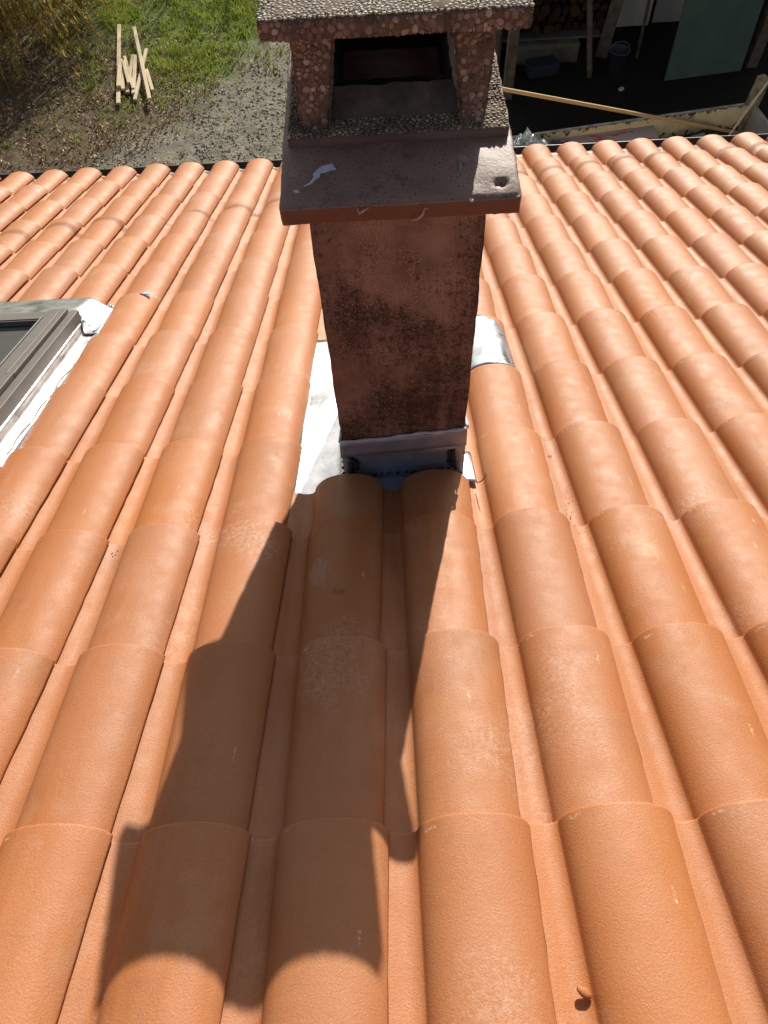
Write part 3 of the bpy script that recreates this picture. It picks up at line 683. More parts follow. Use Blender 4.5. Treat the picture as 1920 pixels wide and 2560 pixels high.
# ------------------------------------------------------------------ roof window at the left
win = thing('roof_window', 'brown framed roof window in bright metal flashing let into the tiles', 'skylight', RW(-1.5, -2.7, 0))
wp = lambda name, me, mat: part(name, me, mat, win)
def rbox(u0, u1, s0, s1, w0, w1, bev=0.0025):
    return box_mesh(RW((u0 + u1) / 2, (s0 + s1) / 2, (w0 + w1) / 2), (u1 - u0, s1 - s0, w1 - w0), ROOF_ROT, bev, 2)
FU1, FU0, FS1, FS0 = -1.120, -1.90, -2.325, -3.13
def gutter_fl(a, b):                     # right-hand flashing channel
    u = FU1 - 0.003 + (0.108) * a; s = FS0 - 0.10 + (FS1 - FS0 + 0.21) * b
    if a < 0.12: w = 0.045 - 0.04 * a / 0.12
    else: w = 0.002 + 0.006 * max(0, (a - 0.35) / 0.65) + (0.004 if a > 0.52 else 0)
    w += 0.0014 * noise.noise(Vector((u * 9, s * 7, 1.5)))
    return RW(u, s, w), NR
wp('flashing', sheet(gutter_fl, 16, 40), M_alu)
def gutter_corner(a, b):                 # apron below the window, dressed down at its outer corner
    u = FU0 - 0.1 + (FU1 + 0.085 - FU0 + 0.1) * a; s = FS1 - 0.004 + 0.185 * b
    w = 0.064 - 0.012 * b + 0.0025 * noise.noise(Vector((u * 5, s * 9, 7)))
    e = min(1, max(0, (u - (FU1 - 0.035)) / 0.120)); w -= 0.056 * e * e * (3 - 2 * e)
    e2 = min(1, max(0, (u - FU1 + 0.004) / 0.02)); q = min(1, max(0, b / 0.42)); q = q * q * (3 - 2 * q)
    s -= 0.055 * e2 * (1 - b) ; w = w + (0.008 - w) * e2 * (1 - q)
    return RW(u, s, w), NR
wp('flashing', sheet(gutter_corner, 110, 24), M_alu)
for i, (ua, sa, ub, sb) in enumerate(((FU1 + 0.004, FS1 - 0.004, FU1 + 0.045, FS1 - 0.055), (FU1 + 0.05, FS1 + 0.165, FU1 + 0.085, FS1 + 0.12))):
    pts = [RW(ua + (ub - ua) * t + 0.004 * math.sin(t * 19 + i), sa + (sb - sa) * t, (0.040 if i == 0 else 0.022) + 0.004 * math.sin(t * 23)) for t in np.linspace(0, 1, 14)]
    wp('crimped_fold', tube_mesh(pts, 0.0028, 6, jitter=0.4), M_alu)
pts = [RW(FU1 + 0.05 + 0.03 * t, FS1 - 0.055 + 0.165 * t, 0.014 + 0.006 * t) for t in np.linspace(0, 1, 8)]
wp('crimped_fold', tube_mesh(pts, 0.0025, 6), M_alu)
seam = [RW(FU1 + 0.062 + 0.004 * math.sin(t * 21) - 0.012 * t, -2.62 - 0.55 * t, 0.0125) for t in np.linspace(0, 1, 26)]
wp('sealant_line', tube_mesh(seam, 0.0022, 5, jitter=0.4), simple('grey_mastic', (0.30, 0.25, 0.22), (0.2, 0.17, 0.15), 60, 0.8))
wp('frame', rbox(FU1 - 0.030, FU1, FS0, FS1, -0.02, 0.078), M_frame)
wp('frame', rbox(FU0, FU0 + 0.030, FS0, FS1, -0.02, 0.078), M_frame)
wp('frame', rbox(FU0 + 0.031, FU1 - 0.031, FS1 - 0.030, FS1 - 0.002, -0.02, 0.074), M_frame)
wp('frame', rbox(FU0 + 0.031, FU1 - 0.031, FS0, FS0 + 0.05, -0.02, 0.078), M_frame)
sa = wp('sash', rbox(FU1 - 0.100, FU1 - 0.036, FS0 + 0.30, FS1 - 0.004, 0.03, 0.088), M_frame)
wp('sash', rbox(FU1 - 0.102, FU1 - 0.035, FS0 + 0.01, FS0 + 0.297, 0.03, 0.091), M_frame)
wp('sash', rbox(FU0 + 0.036, FU0 + 0.100, FS0 + 0.01, FS1 - 0.004, 0.03, 0.088), M_frame)
wp('sash', rbox(FU0 + 0.101, FU1 - 0.101, FS1 - 0.068, FS1 - 0.006, 0.03, 0.080), M_frame)
for (u0, u1, s0, s1) in ((FU1 - 0.060, FU1 - 0.055, FS0 + 0.30, FS1 - 0.01), (FU1 - 0.1075, FU1 - 0.1012, FS0 + 0.02, FS1 - 0.07)):
    wp('trim', rbox(u0, u1, s0, s1, 0.06, 0.0905, 0.001), simple('trim_metal', (0.22, 0.20, 0.19), (0.18, 0.165, 0.155), 30, 0.45, metal=0.4))
wp('trim', rbox(FU0 + 0.103, FU1 - 0.110, FS1 - 0.074, FS1 - 0.069, 0.055, 0.076, 0.001), bpy.data.materials['trim_metal'])
mg = Mat('window_glass', 0.03, 0, 0.5); mg.color((0.012, 0.016, 0.014)); mg.b.inputs['IOR'].default_value = 1.9
mg.bump(mg.noise(mg.pos, 3.0, 2), 0.08, 0.01)
wp('pane', rbox(FU0 + 0.10, FU1 - 0.1085, FS0 + 0.03, FS1 - 0.0745, 0.050, 0.058, 0.0), mg.m)

# ------------------------------------------------------------------ gutter and house wall
gut = thing('gutter', 'dark half round gutter with pale rim running along the eave', 'gutter', (0, 0.06, -0.09))
def arc_sheet(r, y, z, x0, x1, n=12, nx=40):
    V = []; F = []
    for i in range(nx + 1):
        for k in range(n + 1):
            a = math.pi + math.pi * k / n
            V.append((x0 + (x1 - x0) * i / nx, y + r * math.cos(a), z + r * math.sin(a) * 1.05))
    for i in range(nx):
        for k in range(n): F.append((i * (n + 1) + k, i * (n + 1) + k + 1, (i + 1) * (n + 1) + k + 1, (i + 1) * (n + 1) + k))
    return mesh(V, F, True)
part('trough', arc_sheet(0.072, 0.058, -0.038, -3.6, 3.6), M_gutter, gut)
part('rim', tube_mesh([(-3.6 + 0.36 * i, 0.130, -0.036 + 0.0015 * math.sin(i * 2.1)) for i in range(21)], 0.0035, 8), M_gutrim, gut)
for x in (-2.37, -1.0, 0.35, 1.38, 2.6):
    part('bracket', box_mesh((x, 0.058, -0.028), (0.022, 0.146, 0.003), None, 0.001), M_gutter, gut)
wall = link('house_wall', box_mesh((0, -3.55, (GZ - 0.32) / 2), (6.4, 6.3, -GZ - 0.40), None, 0.01), M_wall)
tag(wall, 'pale rendered house walls below the tiled roof', 'house')
fas = link('fascia_board', box_mesh((0, -0.045, -0.06), (6.6, 0.025, 0.16), None, 0.003), M_frame); tag(fas, 'dark fascia board behind the gutter', 'fascia')

# ------------------------------------------------------------------ small things lying on the roof
chip = bmesh.new(); bmesh.ops.create_icosphere(chip, subdivisions=2, radius=1)
for v in chip.verts: v.co = Vector((v.co.x * 0.0115, v.co.y * 0.0065, v.co.z * 0.004)) * (1 + 0.5 * noise.noise(v.co * 1.9))
def roof_hit(x, y, w):
    d = RIGHT * ((x - 960) / FPX) + DOWN * ((y - 1280) / FPX) + FWD; t = (w - NR.dot(CAM)) / NR.dot(d); return CAM + d * t
o = link('tile_chip', bm_mesh(chip, True), M_tile, None, roof_hit(1462, 2482, 0.004), (R(-15), 0.2, R(-38))); tag(o, 'small broken chip of tile lying in a channel near the bottom edge', 'tile chip')
tw = [roof_hit(1193, 1207, 0.012), roof_hit(1203, 1203, 0.03), roof_hit(1210, 1196, 0.045), roof_hit(1216, 1184, 0.058)]
o = link('twig', tube_mesh(tw, [0.0012, 0.0014, 0.0012, 0.0007], 5), simple('twig_bark', (0.10, 0.04, 0.02))); tag(o, 'tiny brown twig sticking up beside the chimney foot', 'twig')
def crumbs(spots, n, rmin, rmax):
    V = []; F = []; o_ = 0
    for (x, y, sx, sy, w) in spots:
        for _ in range(n):
            p = roof_hit(x + random.gauss(0, sx), y + random.gauss(0, sy), w); r_ = random.uniform(rmin, rmax)
            for v in ICO_V: V.append(p + Vector(v) * r_ * random.uniform(0.7, 1.2))
            F += [tuple(f + o_) for f in ICO_F]; o_ += 12
    return mesh(V, F)
o = link('mortar_crumbs', crumbs([(1420, 1245, 5, 14, .001), (1428, 1285, 4, 8, .001), (1440, 1325, 5, 12, .001), (265, 1480, 10, 18, .001), (1360, 1090, 6, 14, .001), (1372, 1140, 4, 4, .001), (710, 1530, 6, 40, .001), (285, 1390, 12, 10, .001)], 7, 0.0007, 0.0019), simple('crumb', (0.10, 0.06, 0.04), (0.35, 0.25, 0.18), 200)); o['kind'] = 'stuff'
o['label'] = 'dark crumbs of mortar scattered in the tile channels'; o['category'] = 'crumbs'
# offcut of metal tucked under a tile behind the window
mo = [roof_hit(x_, y_, w_) for x_, y_, w_ in ((343, 739, .052), (352, 733, .060), (377, 724, .066), (376, 737, .056))]
o = link('metal_offcut', mesh(mo + [q_ - NR * 0.0012 for q_ in mo], [(0, 1, 2, 3), (7, 6, 5, 4), (0, 4, 5, 1), (1, 5, 6, 2), (2, 6, 7, 3), (3, 7, 4, 0)]), M_seal); tag(o, 'little strip of bare metal poking out under a tile below the roof window', 'metal strip')

# ------------------------------------------------------------------ cable above the roof (throws the thin shadow)
pa, pb = Vector((-0.8885, 1.7257, 2.014)) + sdir * 1.6, Vector((2.87, 2.5717, 1.684)) + sdir * 1.6; dd = pb - pa
pts = []
for t in np.linspace(-2.2, 3.0, 60):
    p = pa + dd * t; p.z += 0.045 * (t - 0.45) ** 2 - 0.02; pts.append(p)
o = link('overhead_cable', tube_mesh(pts, 0.0085, 8), simple('black_cable', (0.02, 0.02, 0.02))); tag(o, 'black overhead cable crossing above the eave', 'cable')

# ------------------------------------------------------------------ timber on the grass
M_wood = Mat('pale_timber', 0.75, 0, 0.3)
wb = M_wood.mix(M_wood.noise(M_wood.scale(M_wood.obj, (3, 40, 40)), 2, 4), (0.52, 0.40, 0.24), (0.66, 0.54, 0.35)); wb = M_wood.mix(M_wood.ramp(M_wood.rand(), (0, 0.0), (1, 0.5)), wb, (0.55, 0.47, 0.36)); M_wood.color(wb); M_wood = M_wood.m
stk = [((580, 250), (568, 1420), 0.075, 0.03, 'long pale batten at the left edge of the timber heap'),
       ((598, 765), (573, 1165), 0.085, 0.075, 'wide short board lying on the long left batten of the heap'),
       ((622, 840), (640, 1210), 0.075, 0.045, 'short stained board just right of the wide board in the timber heap'),
       ((640, 790), (722, 1115), 0.060, 0.085, 'thin batten leaning to the right over the short boards of the heap'),
       ((660, 720), (792, 1200), 0.060, 0.060, 'slim orange tinted batten crossing the middle of the timber heap'),
       ((785, 700), (702, 1255), 0.065, 0.030, 'batten leaning left in the middle of the timber heap, cut end lowest'),
       ((822, 705), (790, 1270), 0.070, 0.045, 'whitest short board right of centre in the timber heap'),
       ((985, 610), (812, 1365), 0.065, 0.030, 'long batten slanting down to the left under the right hand pole'),
       ((800, 285), (1032, 1350), 0.070, 0.085, 'longest straight pole on top of the timber heap slanting down right'),
       ((985, 915), (1077, 1225), 0.065, 0.030, 'short offcut at the far right of the timber heap')]
for (a, b, wd, h, lab) in stk:
    A = pix_to_z(200 + a[0] * .16878, 20 + a[1] * .16878, GZ + h + 0.03); B = pix_to_z(200 + b[0] * .16878, 20 + b[1] * .16878, GZ + h + 0.02)
    d = B - A; me = box_mesh((0, 0, 0), (d.length, wd * 0.7, 0.03), None, 0.004)
    o = link('batten', me, M_wood); o.matrix_world = Matrix.Translation((A + B) / 2) @ d.to_track_quat('X', 'Z').to_matrix().to_4x4()
    tag(o, lab, 'timber', 'timber offcuts on the grass')

# ------------------------------------------------------------------ ground cover (grass, leaves, stones)
def ymask(n, xr, yr):
    return np.stack([rng.uniform(*xr, n), rng.uniform(*yr, n)], 1)
def nz2(p, sc, off): return np.array([noise.fractal(Vector((x * sc + off, y * sc, off)), 1.0, 2.0, 3) for x, y in p])
def blades(p, hmin, hmax, wd, lean, name, mat):
    n = len(p); a = rng.uniform(0, 2 * np.pi, n); h = rng.uniform(hmin, hmax, n); w_ = wd * rng.uniform(0.6, 1.4, n)
    d = np.stack([np.cos(a), np.sin(a)], 1); e = np.stack([-np.sin(a), np.cos(a)], 1); ln = h * rng.uniform(0.2, lean, n)
    base = np.concatenate([p, np.full((n, 1), GZ - 0.005)], 1)
    v0 = base.copy(); v0[:, :2] -= e * w_[:, None]; v1 = base.copy(); v1[:, :2] += e * w_[:, None]
    m1 = base.copy(); m1[:, :2] += d * ln[:, None] * 0.4; m1[:, 2] += h * 0.6
    v2 = m1.copy(); v2[:, :2] += e * w_[:, None] * 0.8; v3 = m1.copy(); v3[:, :2] -= e * w_[:, None] * 0.8
    v4 = base.copy(); v4[:, :2] += d * ln[:, None]; v4[:, 2] += h
    V = np.stack([v0, v1, v2, v3, v4], 1).reshape(-1, 3)
    k = np.arange(n)[:, None] * 5
    F = [tuple(r) for r in (k + [0, 1, 2, 3]).tolist()] + [tuple(r) for r in (k + [3, 2, 4]).tolist()]
    return link(name, mesh(V, F), mat)
mgr = Mat('grass_blade', 0.6, 0, 0.3)
gb = mgr.mix(mgr.ramp(mgr.noise(mgr.pos, 2.2, 4), (0.35, 0.0), (0.65, 1.0)), (0.15, 0.22, 0.02), (0.34, 0.40, 0.055))
gb = mgr.mix(mgr.ramp(mgr.island(), (0.75, 0.0), (0.95, 0.7)), gb, (0.17, 0.15, 0.05)); mgr.color(gb)
def translucent(m, c, fac):
    tr_ = m.nt.nodes.new('ShaderNodeBsdfTranslucent'); m.l(c, tr_.inputs[0]); mx = m.nt.nodes.new('ShaderNodeMixShader'); mx.inputs[0].default_value = fac
    m.l(m.b.outputs[0], mx.inputs[1]); m.l(tr_.outputs[0], mx.inputs[2]); m.l(mx.outputs[0], m.nt.nodes['Material Output'].inputs[0])
translucent(mgr, gb, 0.45)
p = ymask(120000, (-7.5, 0.2), (4.6, 10.5)); q = nz2(p, 1.3, 3.0); q2 = nz2(p, 5.0, 9.0)
dens = np.clip((p[:, 0] + 0.9 * p[:, 1] - 1.5) * 0.45 + 1.2 * q, 0.12, 1.0) * np.clip(0.6 + 1.0 * q + 1.1 * q2, 0, 1)
grv = (p[:, 0] - 0.70 * p[:, 1]) + 1.6 * q; dens *= np.clip((-6.35 - grv) * 1.2 + 0.5, 0.015, 1)
keep = rng.random(len(p)) < dens
gr = blades(p[keep], 0.025, 0.11, 0.005, 1.1, 'grass', mgr.m); gr['kind'] = 'stuff'; gr['label'] = 'short green grass on the garden ground left of the chimney'; gr['category'] = 'grass'
ml = Mat('dead_leaf', 0.8, 0, 0.25)
n_ = ml.nt.nodes.new('ShaderNodeValToRGB'); ml.l(ml.island(), n_.inputs[0]); e = n_.color_ramp.elements
lc = [(0.28, 0.16, 0.085), (0.48, 0.35, 0.24), (0.18, 0.105, 0.06), (0.64, 0.53, 0.42), (0.33, 0.19, 0.09), (0.56, 0.42, 0.30)]
while len(e) < len(lc): e.new(0.5)
for i, c_ in enumerate(lc): e[i].position = i / len(lc); e[i].color = (*c_, 1)
ml.color(n_.outputs[0])
def leaves(p, smin, smax, z0=0.0, zr=0.03):
    n = len(p); V = np.zeros((n, 6, 3)); a = rng.uniform(0, 2 * np.pi, n); s = rng.uniform(smin, smax, n)
    t1 = rng.normal(0, 0.45, n); t2 = rng.normal(0, 0.45, n); cu = rng.uniform(-0.1, 0.5, n)
    shp = np.array([(-1, 0), (-0.3, 0.45), (0.5, 0.35), (1, 0), (0.5, -0.35), (-0.3, -0.45)])
    for i, (x, y) in enumerate(shp):
        X, Y = x * s, y * s; z = X * t1 + Y * t2 + np.abs(y) * s * cu
        V[:, i, 0] = p[:, 0] + X * np.cos(a) - Y * np.sin(a); V[:, i, 1] = p[:, 1] + X * np.sin(a) + Y * np.cos(a); V[:, i, 2] = GZ + z0 + 0.012 + rng.uniform(0, zr, n) + z
    k = np.arange(n)[:, None] * 6
    return mesh(V.reshape(-1, 3), [tuple(r) for r in (k + [0, 1, 2, 3]).tolist()] + [tuple(r) for r in (k + [0, 3, 4, 5]).tolist()])
p = ymask(34000, (-7.5, 0.2), (4.0, 10.5)); q = nz2(p, 1.6, 17.0); dl = np.clip(1.15 - (p[:, 0] + 0.9 * p[:, 1] - 1.6) * 0.34, 0.10, 1) * np.clip(0.6 + 1.4 * q, 0.05, 1)
grv = (p[:, 0] - 0.70 * p[:, 1]) + 1.6 * nz2(p, 1.3, 3.0); dl *= np.clip((-5.9 - grv) * 0.9 + 0.5, 0.05, 1)
p = p[rng.random(len(p)) < dl]
lv = link('leaf_litter', leaves(p, 0.009, 0.028), ml.m); lv['kind'] = 'stuff'; lv['label'] = 'brown dead leaves littering the ground below the drooping shrub'; lv['category'] = 'leaves'
p = ymask(16000, (-5.5, 1.4), (3.4, 8.5)); grv = (p[:, 0] - 0.70 * p[:, 1]) + 1.6 * nz2(p, 1.3, 3.0); p = p[rng.random(len(p)) < np.clip((grv + 6.6) * 0.8, 0.03, 1)]
def stones(p, rmin, rmax):
    n = len(p); OV = np.array([(1, 0, 0), (-1, 0, 0), (0, 1, 0), (0, -1, 0), (0, 0, 1), (0, 0, -1)], float); OF = np.array([(0, 2, 4), (2, 1, 4), (1, 3, 4), (3, 0, 4), (2, 0, 5), (1, 2, 5), (3, 1, 5), (0, 3, 5)])
    r_ = rmin + (rmax - rmin) * rng.random(n) ** 3; V = OV[None] * r_[:, None, None] * rng.uniform(0.6, 1.3, (n, 6, 1)) * np.array((1, 1, 0.6))
    a = rng.uniform(0, 6.28, n); ca, sa_ = np.cos(a)[:, None], np.sin(a)[:, None]; x, y = V[..., 0].copy(), V[..., 1].copy(); V[..., 0] = x * ca - y * sa_ + p[:, :1]; V[..., 1] = x * sa_ + y * ca + p[:, 1:2]; V[..., 2] += GZ + 0.004
    return mesh(V.reshape(-1, 3), (OF[None] + np.arange(n)[:, None, None] * 6).reshape(-1, 3).tolist())
mst = Mat('gravel_stone', 0.9, 0, 0.25); mst.color(mst.mix(mst.island(), (0.15, 0.135, 0.108), (0.40, 0.36, 0.30)))
gs_ = link('gravel', stones(p, 0.008, 0.03), mst.m); gs_['kind'] = 'stuff'; gs_['label'] = 'grey gravel beside the house wall'; gs_['category'] = 'gravel'

# ------------------------------------------------------------------ plants
mtw = simple('twig_brown', (0.13, 0.075, 0.03), (0.24, 0.14, 0.05), 3, 0.8)
mdr = Mat('drooping_leaf', 0.65, 0, 0.3)
n_ = mdr.nt.nodes.new('ShaderNodeValToRGB'); mdr.l(mdr.island(), n_.inputs[0]); e = n_.color_ramp.elements
lc = [(0.38, 0.25, 0.055), (0.52, 0.37, 0.075), (0.26, 0.16, 0.04), (0.66, 0.54, 0.08), (0.34, 0.33, 0.05), (0.46, 0.29, 0.075)]
while len(e) < len(lc): e.new(0.5)
for i, c_ in enumerate(lc): e[i].position = i / len(lc); e[i].color = (*c_, 1)
mdr.color(n_.outputs[0]); translucent(mdr, n_.outputs[0], 0.4)
def leaf_cloud(P, D, ln, wd):
    """slim leaves at P pointing along D"""
    n = len(P); D = D / np.linalg.norm(D, axis=1, keepdims=True); sd = np.cross(D, rng.normal(size=(n, 3))); sd /= np.linalg.norm(sd, axis=1, keepdims=True)
    l_ = (ln * rng.uniform(0.6, 1.3, n))[:, None]; w_ = (wd * rng.uniform(0.7, 1.3, n))[:, None]
    V = np.stack([P, P + D * l_ * 0.45 + sd * w_, P + D * l_, P + D * l_ * 0.45 - sd * w_], 1).reshape(-1, 3)
    return V, (np.arange(n)[:, None] * 4 + [0, 1, 2, 3]).tolist()
def weeping(base, rad, hgt, nst, label, seed, cat='shrub'):
    rs = np.random.default_rng(seed); t = thing('weeping_shrub', label, cat, base)
    BV, BF, LP, LD = [], [], [], []; tubes = []
    trunk = [Vector(base) + Vector((0.05 * math.sin(i * 1.3), 0.06 * math.cos(i), hgt * 0.8 * i / 6)) for i in range(7)]
    part('trunk', tube_mesh(trunk, [0.10 - 0.009 * i for i in range(7)], 9, jitter=0.12), mtw, t)
    V = []; F = []
    for k in range(nst):
        a = rs.uniform(0, 2 * math.pi); r0 = rad * (0.25 + 0.75 * rs.random() ** 0.6); st = Vector(base) + Vector((0, 0, hgt * rs.uniform(0.5, 0.9)))
        top = Vector((base[0] + math.cos(a) * r0 * 0.55, base[1] + math.sin(a) * r0 * 0.55, base[2] + hgt * rs.uniform(0.75, 1.05)))
        end = Vector((base[0] + math.cos(a + rs.normal() * 0.15) * r0 * 1.05, base[1] + math.sin(a + rs.normal() * 0.1) * r0 * 1.05, base[2] + hgt * rs.uniform(0.02, 0.45)))
        prev = None; N = 14
        for i in range(N + 1):
            s_ = i / N; p_ = st * (1 - s_) ** 2 + top * 2 * s_ * (1 - s_) + end * s_ ** 2 + Vector(rs.normal(size=3)) * 0.018
            if prev is not None:
                w_ = 0.006 * (1 - 0.7 * s_) + 0.0015; d_ = (p_ - prev); sd_ = d_.cross(Vector((rs.normal(), rs.normal(), 0.3))).normalized(); u_ = d_.cross(sd_).normalized(); o_ = len(V)
                V += [prev + sd_ * w_, prev - sd_ * w_ * .5 + u_ * w_ * .87, prev - sd_ * w_ * .5 - u_ * w_ * .87, p_ + sd_ * w_, p_ - sd_ * w_ * .5 + u_ * w_ * .87, p_ - sd_ * w_ * .5 - u_ * w_ * .87]
                F += [(o_, o_ + 1, o_ + 4, o_ + 3), (o_ + 1, o_ + 2, o_ + 5, o_ + 4), (o_ + 2, o_, o_ + 3, o_ + 5)]
                if s_ > 0.25:
                    for _ in range(5):
                        LP.append(prev.lerp(p_, rs.random())); dd_ = d_.normalized() + Vector(rs.normal(size=3)) * 0.45 + Vector((0, 0, -0.4)); LD.append(dd_)
            prev = p_
    part('branches', mesh(V, F), mtw, t)
    LV, LF = leaf_cloud(np.array(LP), np.array(LD), 0.085, 0.011)
    part('foliage', mesh(LV, LF), mdr.m, t)
    return t
weeping((-5.6, 7.7, GZ), 1.8, 2.1, 620, 'drooping yellow brown shrub in the top left corner', 3)
# bare garden tree that throws branch shadows over the grass
def bare_tree(base, hgt, label, seed, leafy=0, lmat=None, name='garden_tree'):
    rs = random.Random(seed); t = thing(name, label, 'tree', base); V = []; F = []; tips = []
    def limb(p, d, ln, r, lev):
        n = 6; pts = [p]
        for i in range(n):
            d = (d + Vector((rs.gauss(0, .13), rs.gauss(0, .13), rs.gauss(0, .07) + (0.03 if lev else 0)))).normalized(); pts.append(pts[-1] + d * ln / n)
        m_ = 7 if lev < 2 else 4; o_ = len(V)
        for i, q_ in enumerate(pts):
            tg = (pts[min(i + 1, n)] - pts[max(i - 1, 0)]).normalized(); a_ = tg.cross(Vector((0.3, 0.9, 0.2))).normalized(); b_ = tg.cross(a_); rr = r * (1 - 0.5 * i / n)
            for k in range(m_): V.append(q_ + (a_ * math.cos(6.2832 * k / m_) + b_ * math.sin(6.2832 * k / m_)) * rr)
        for i in range(n):
            for k in range(m_): F.append((o_ + i * m_ + k, o_ + i * m_ + (k + 1) % m_, o_ + (i + 1) * m_ + (k + 1) % m_, o_ + (i + 1) * m_ + k))
        if lev >= 3: tips.extend(pts[2:]); return
        for k in range([6, 5, 5][lev]):
            i = rs.randint(2, n); up = Vector((rs.gauss(0, 1), rs.gauss(0, 1), rs.uniform(-0.1, 0.9))).normalized()
            limb(pts[i], (d * 0.5 + up).normalized(), ln * rs.uniform(0.45, 0.68), r * (1 - 0.5 * i / n) * 0.6, lev + 1)
    limb(Vector(base), Vector((0.05, 0.0, 1)), hgt * 0.5, hgt * 0.022, 0)
    part('trunk', mesh(V, F, True), mtw, t)
    if leafy:
        P = []; D = []
        for p_ in tips:
            for _ in range(leafy): P.append(p_ + Vector((rs.gauss(0, .22), rs.gauss(0, .22), rs.gauss(0, .2)))); D.append(Vector((rs.gauss(0, 1), rs.gauss(0, 1), rs.gauss(0, .7))))
        LV, LF = leaf_cloud(np.array(P), np.array(D), 0.11, 0.035); part('crown', mesh(LV, LF), lmat, t)
    else: part('crown', mesh([p_ + Vector(q_) for p_ in tips for q_ in ((0, 0, 0), (.03, .01, .05), (.01, .03, .07))], [(3 * i, 3 * i + 1, 3 * i + 2) for i in range(len(tips))]), mtw, t)
    return t
bare_tree((-2.6, 14.4, GZ), 8.0, 'bare garden tree standing beyond the grass', 11)
mlf = Mat('evergreen_leaf', 0.55, 0, 0.4); mlf.color(mlf.mix(mlf.island(), (0.025, 0.045, 0.012), (0.09, 0.12, 0.035)))
bare_tree((-5.5, 26.0, GZ), 8.0, 'dense evergreen tree at the far left of the garden', 5, 7, mlf.m)
bare_tree((-11.5, 23.0, GZ), 8.5, 'tall evergreen tree beyond the drooping shrub', 8, 7, mlf.m)

# ------------------------------------------------------------------ shed yard at the right
M_dkwood = simple('old_timber', (0.10, 0.075, 0.055), (0.19, 0.15, 0.115), 9, 0.9, bump=0.5, bscale=40)
M_shedwall = simple('shed_boards', (0.045, 0.036, 0.030), (0.08, 0.062, 0.05), 4, 0.95, bump=0.4)
shed = thing('open_shed', 'dark open fronted shed beyond the gutter at the right', 'shed', (4.6, 7.2, GZ))
sp_ = lambda n, me, mat: part(n, me, mat, shed)
for i in range(26):
    sp_('wall_board', box_mesh((1.75 + 0.26 * i, 8.9 + 0.004 * (i % 3), GZ + 2.05), (0.254, 0.03, 4.1), None, 0.003), M_shedwall)
for i in range(13):
    sp_('wall_board', box_mesh((1.62 + 0.003 * (i % 2), 5.85 + 0.24 * i, GZ + 1.66 + 0.0272 * i), (0.03, 0.235, 3.32 + 0.0545 * i), None, 0.003), M_shedwall)
rv = [Vector((x, y, z + dz)) for dz in (0, 0.06) for (x, y, z) in ((1.3, 4.9, GZ + 3.15), (9.0, 4.9, GZ + 3.15), (9.0, 9.3, GZ + 4.15), (1.3, 9.3, GZ + 4.15))]
sp_('roof', mesh(rv, [(0, 3, 2, 1), (4, 5, 6, 7), (0, 1, 5, 4), (1, 2, 6, 5), (2, 3, 7, 6), (3, 0, 4, 7)]), M_deck)
sp_('post', beam_between((5.02, 5.75, GZ), (5.10, 5.75, GZ + 3.3), 0.14, 0.14), M_dkwood)
sp_('post', beam_between((1.70, 5.3, GZ), (1.70, 5.3, GZ + 3.2), 0.12, 0.12), M_dkwood)
# loose boards
o = link('leaning_board', beam_between((3.08, 6.10, GZ + 0.02), (3.46, 6.75, GZ + 1.9), 0.16, 0.03), M_dkwood); tag(o, 'weathered grey board leaning back beside the log stack', 'board')
o = link('short_post', beam_between((2.86, 5.70, GZ), (2.66, 5.76, GZ + 1.02), 0.10, 0.06), M_dkwood); tag(o, 'short upright timber standing in front of the log stack', 'post')
# low block wall under the log stack
o = link('low_block_wall', grid_box(1.75, 2.75, 6.05, 6.22, GZ, GZ + 0.24, 0.05, 0.012, 6, None, 0.006), simple('pale_block', (0.19, 0.165, 0.115), (0.12, 0.108, 0.08), 5, 0.9, bump=0.4)); tag(o, 'low pale block wall in shade under the log stack', 'wall')
M_log = Mat('split_log', 0.9, 0, 0.2); M_log.color(M_log.mix(M_log.rand(), (0.028, 0.013, 0.008), (0.075, 0.036, 0.02))); M_log = M_log.m
def log_mesh(seed):
    rs = random.Random(seed); n = 9; V = []; F = []
    prof = [rs.uniform(0.8, 1.15) for _ in range(n)]; 
    if seed % 2: prof[2] *= 0.6; prof[3] *= 0.55; prof[4] *= 0.6
    for y in (0, 0.45):
        for k in range(n): V.append((prof[k] * math.cos(6.2832 * k / n), y, prof[k] * math.sin(6.2832 * k / n)))
    for k in range(n): F.append((k, k + n, (k + 1) % n + n, (k + 1) % n))
    F.append(tuple(range(n))); F.append(tuple(range(2 * n - 1, n - 1, -1)))
    return mesh(V, F)
logm = [log_mesh(i) for i in range(6)]
for lm in logm: lm.materials.append(M_log)
zrow = GZ + 0.33
for row in range(8):
    x = 1.72 + 0.05 * (row % 2)
    while x < 3.05:
        r_ = random.uniform(0.045, 0.075)
        o = link('firewood_log', random.choice(logm), None, None, (x + r_, 6.28 + random.uniform(-0.04, 0.05), zrow + random.uniform(-0.01, 0.01)))
        o.scale = (r_, 1, r_); o.rotation_euler = (0, random.uniform(0, 6.28), random.uniform(-0.05, 0.05))
        tag(o, 'split log in the dark firewood stack', 'log', 'logs stacked in the shed'); x += 2 * r_ + 0.004
    zrow += 0.115
o = link('stack_shelf', beam_between((1.70, 6.45, GZ + 0.256), (3.05, 6.45, GZ + 0.256), 0.55, 0.028), simple('shelf_board', (0.15, 0.145, 0.14), (0.09, 0.085, 0.085), 8)); tag(o, 'thin grey board carrying the firewood logs', 'board')
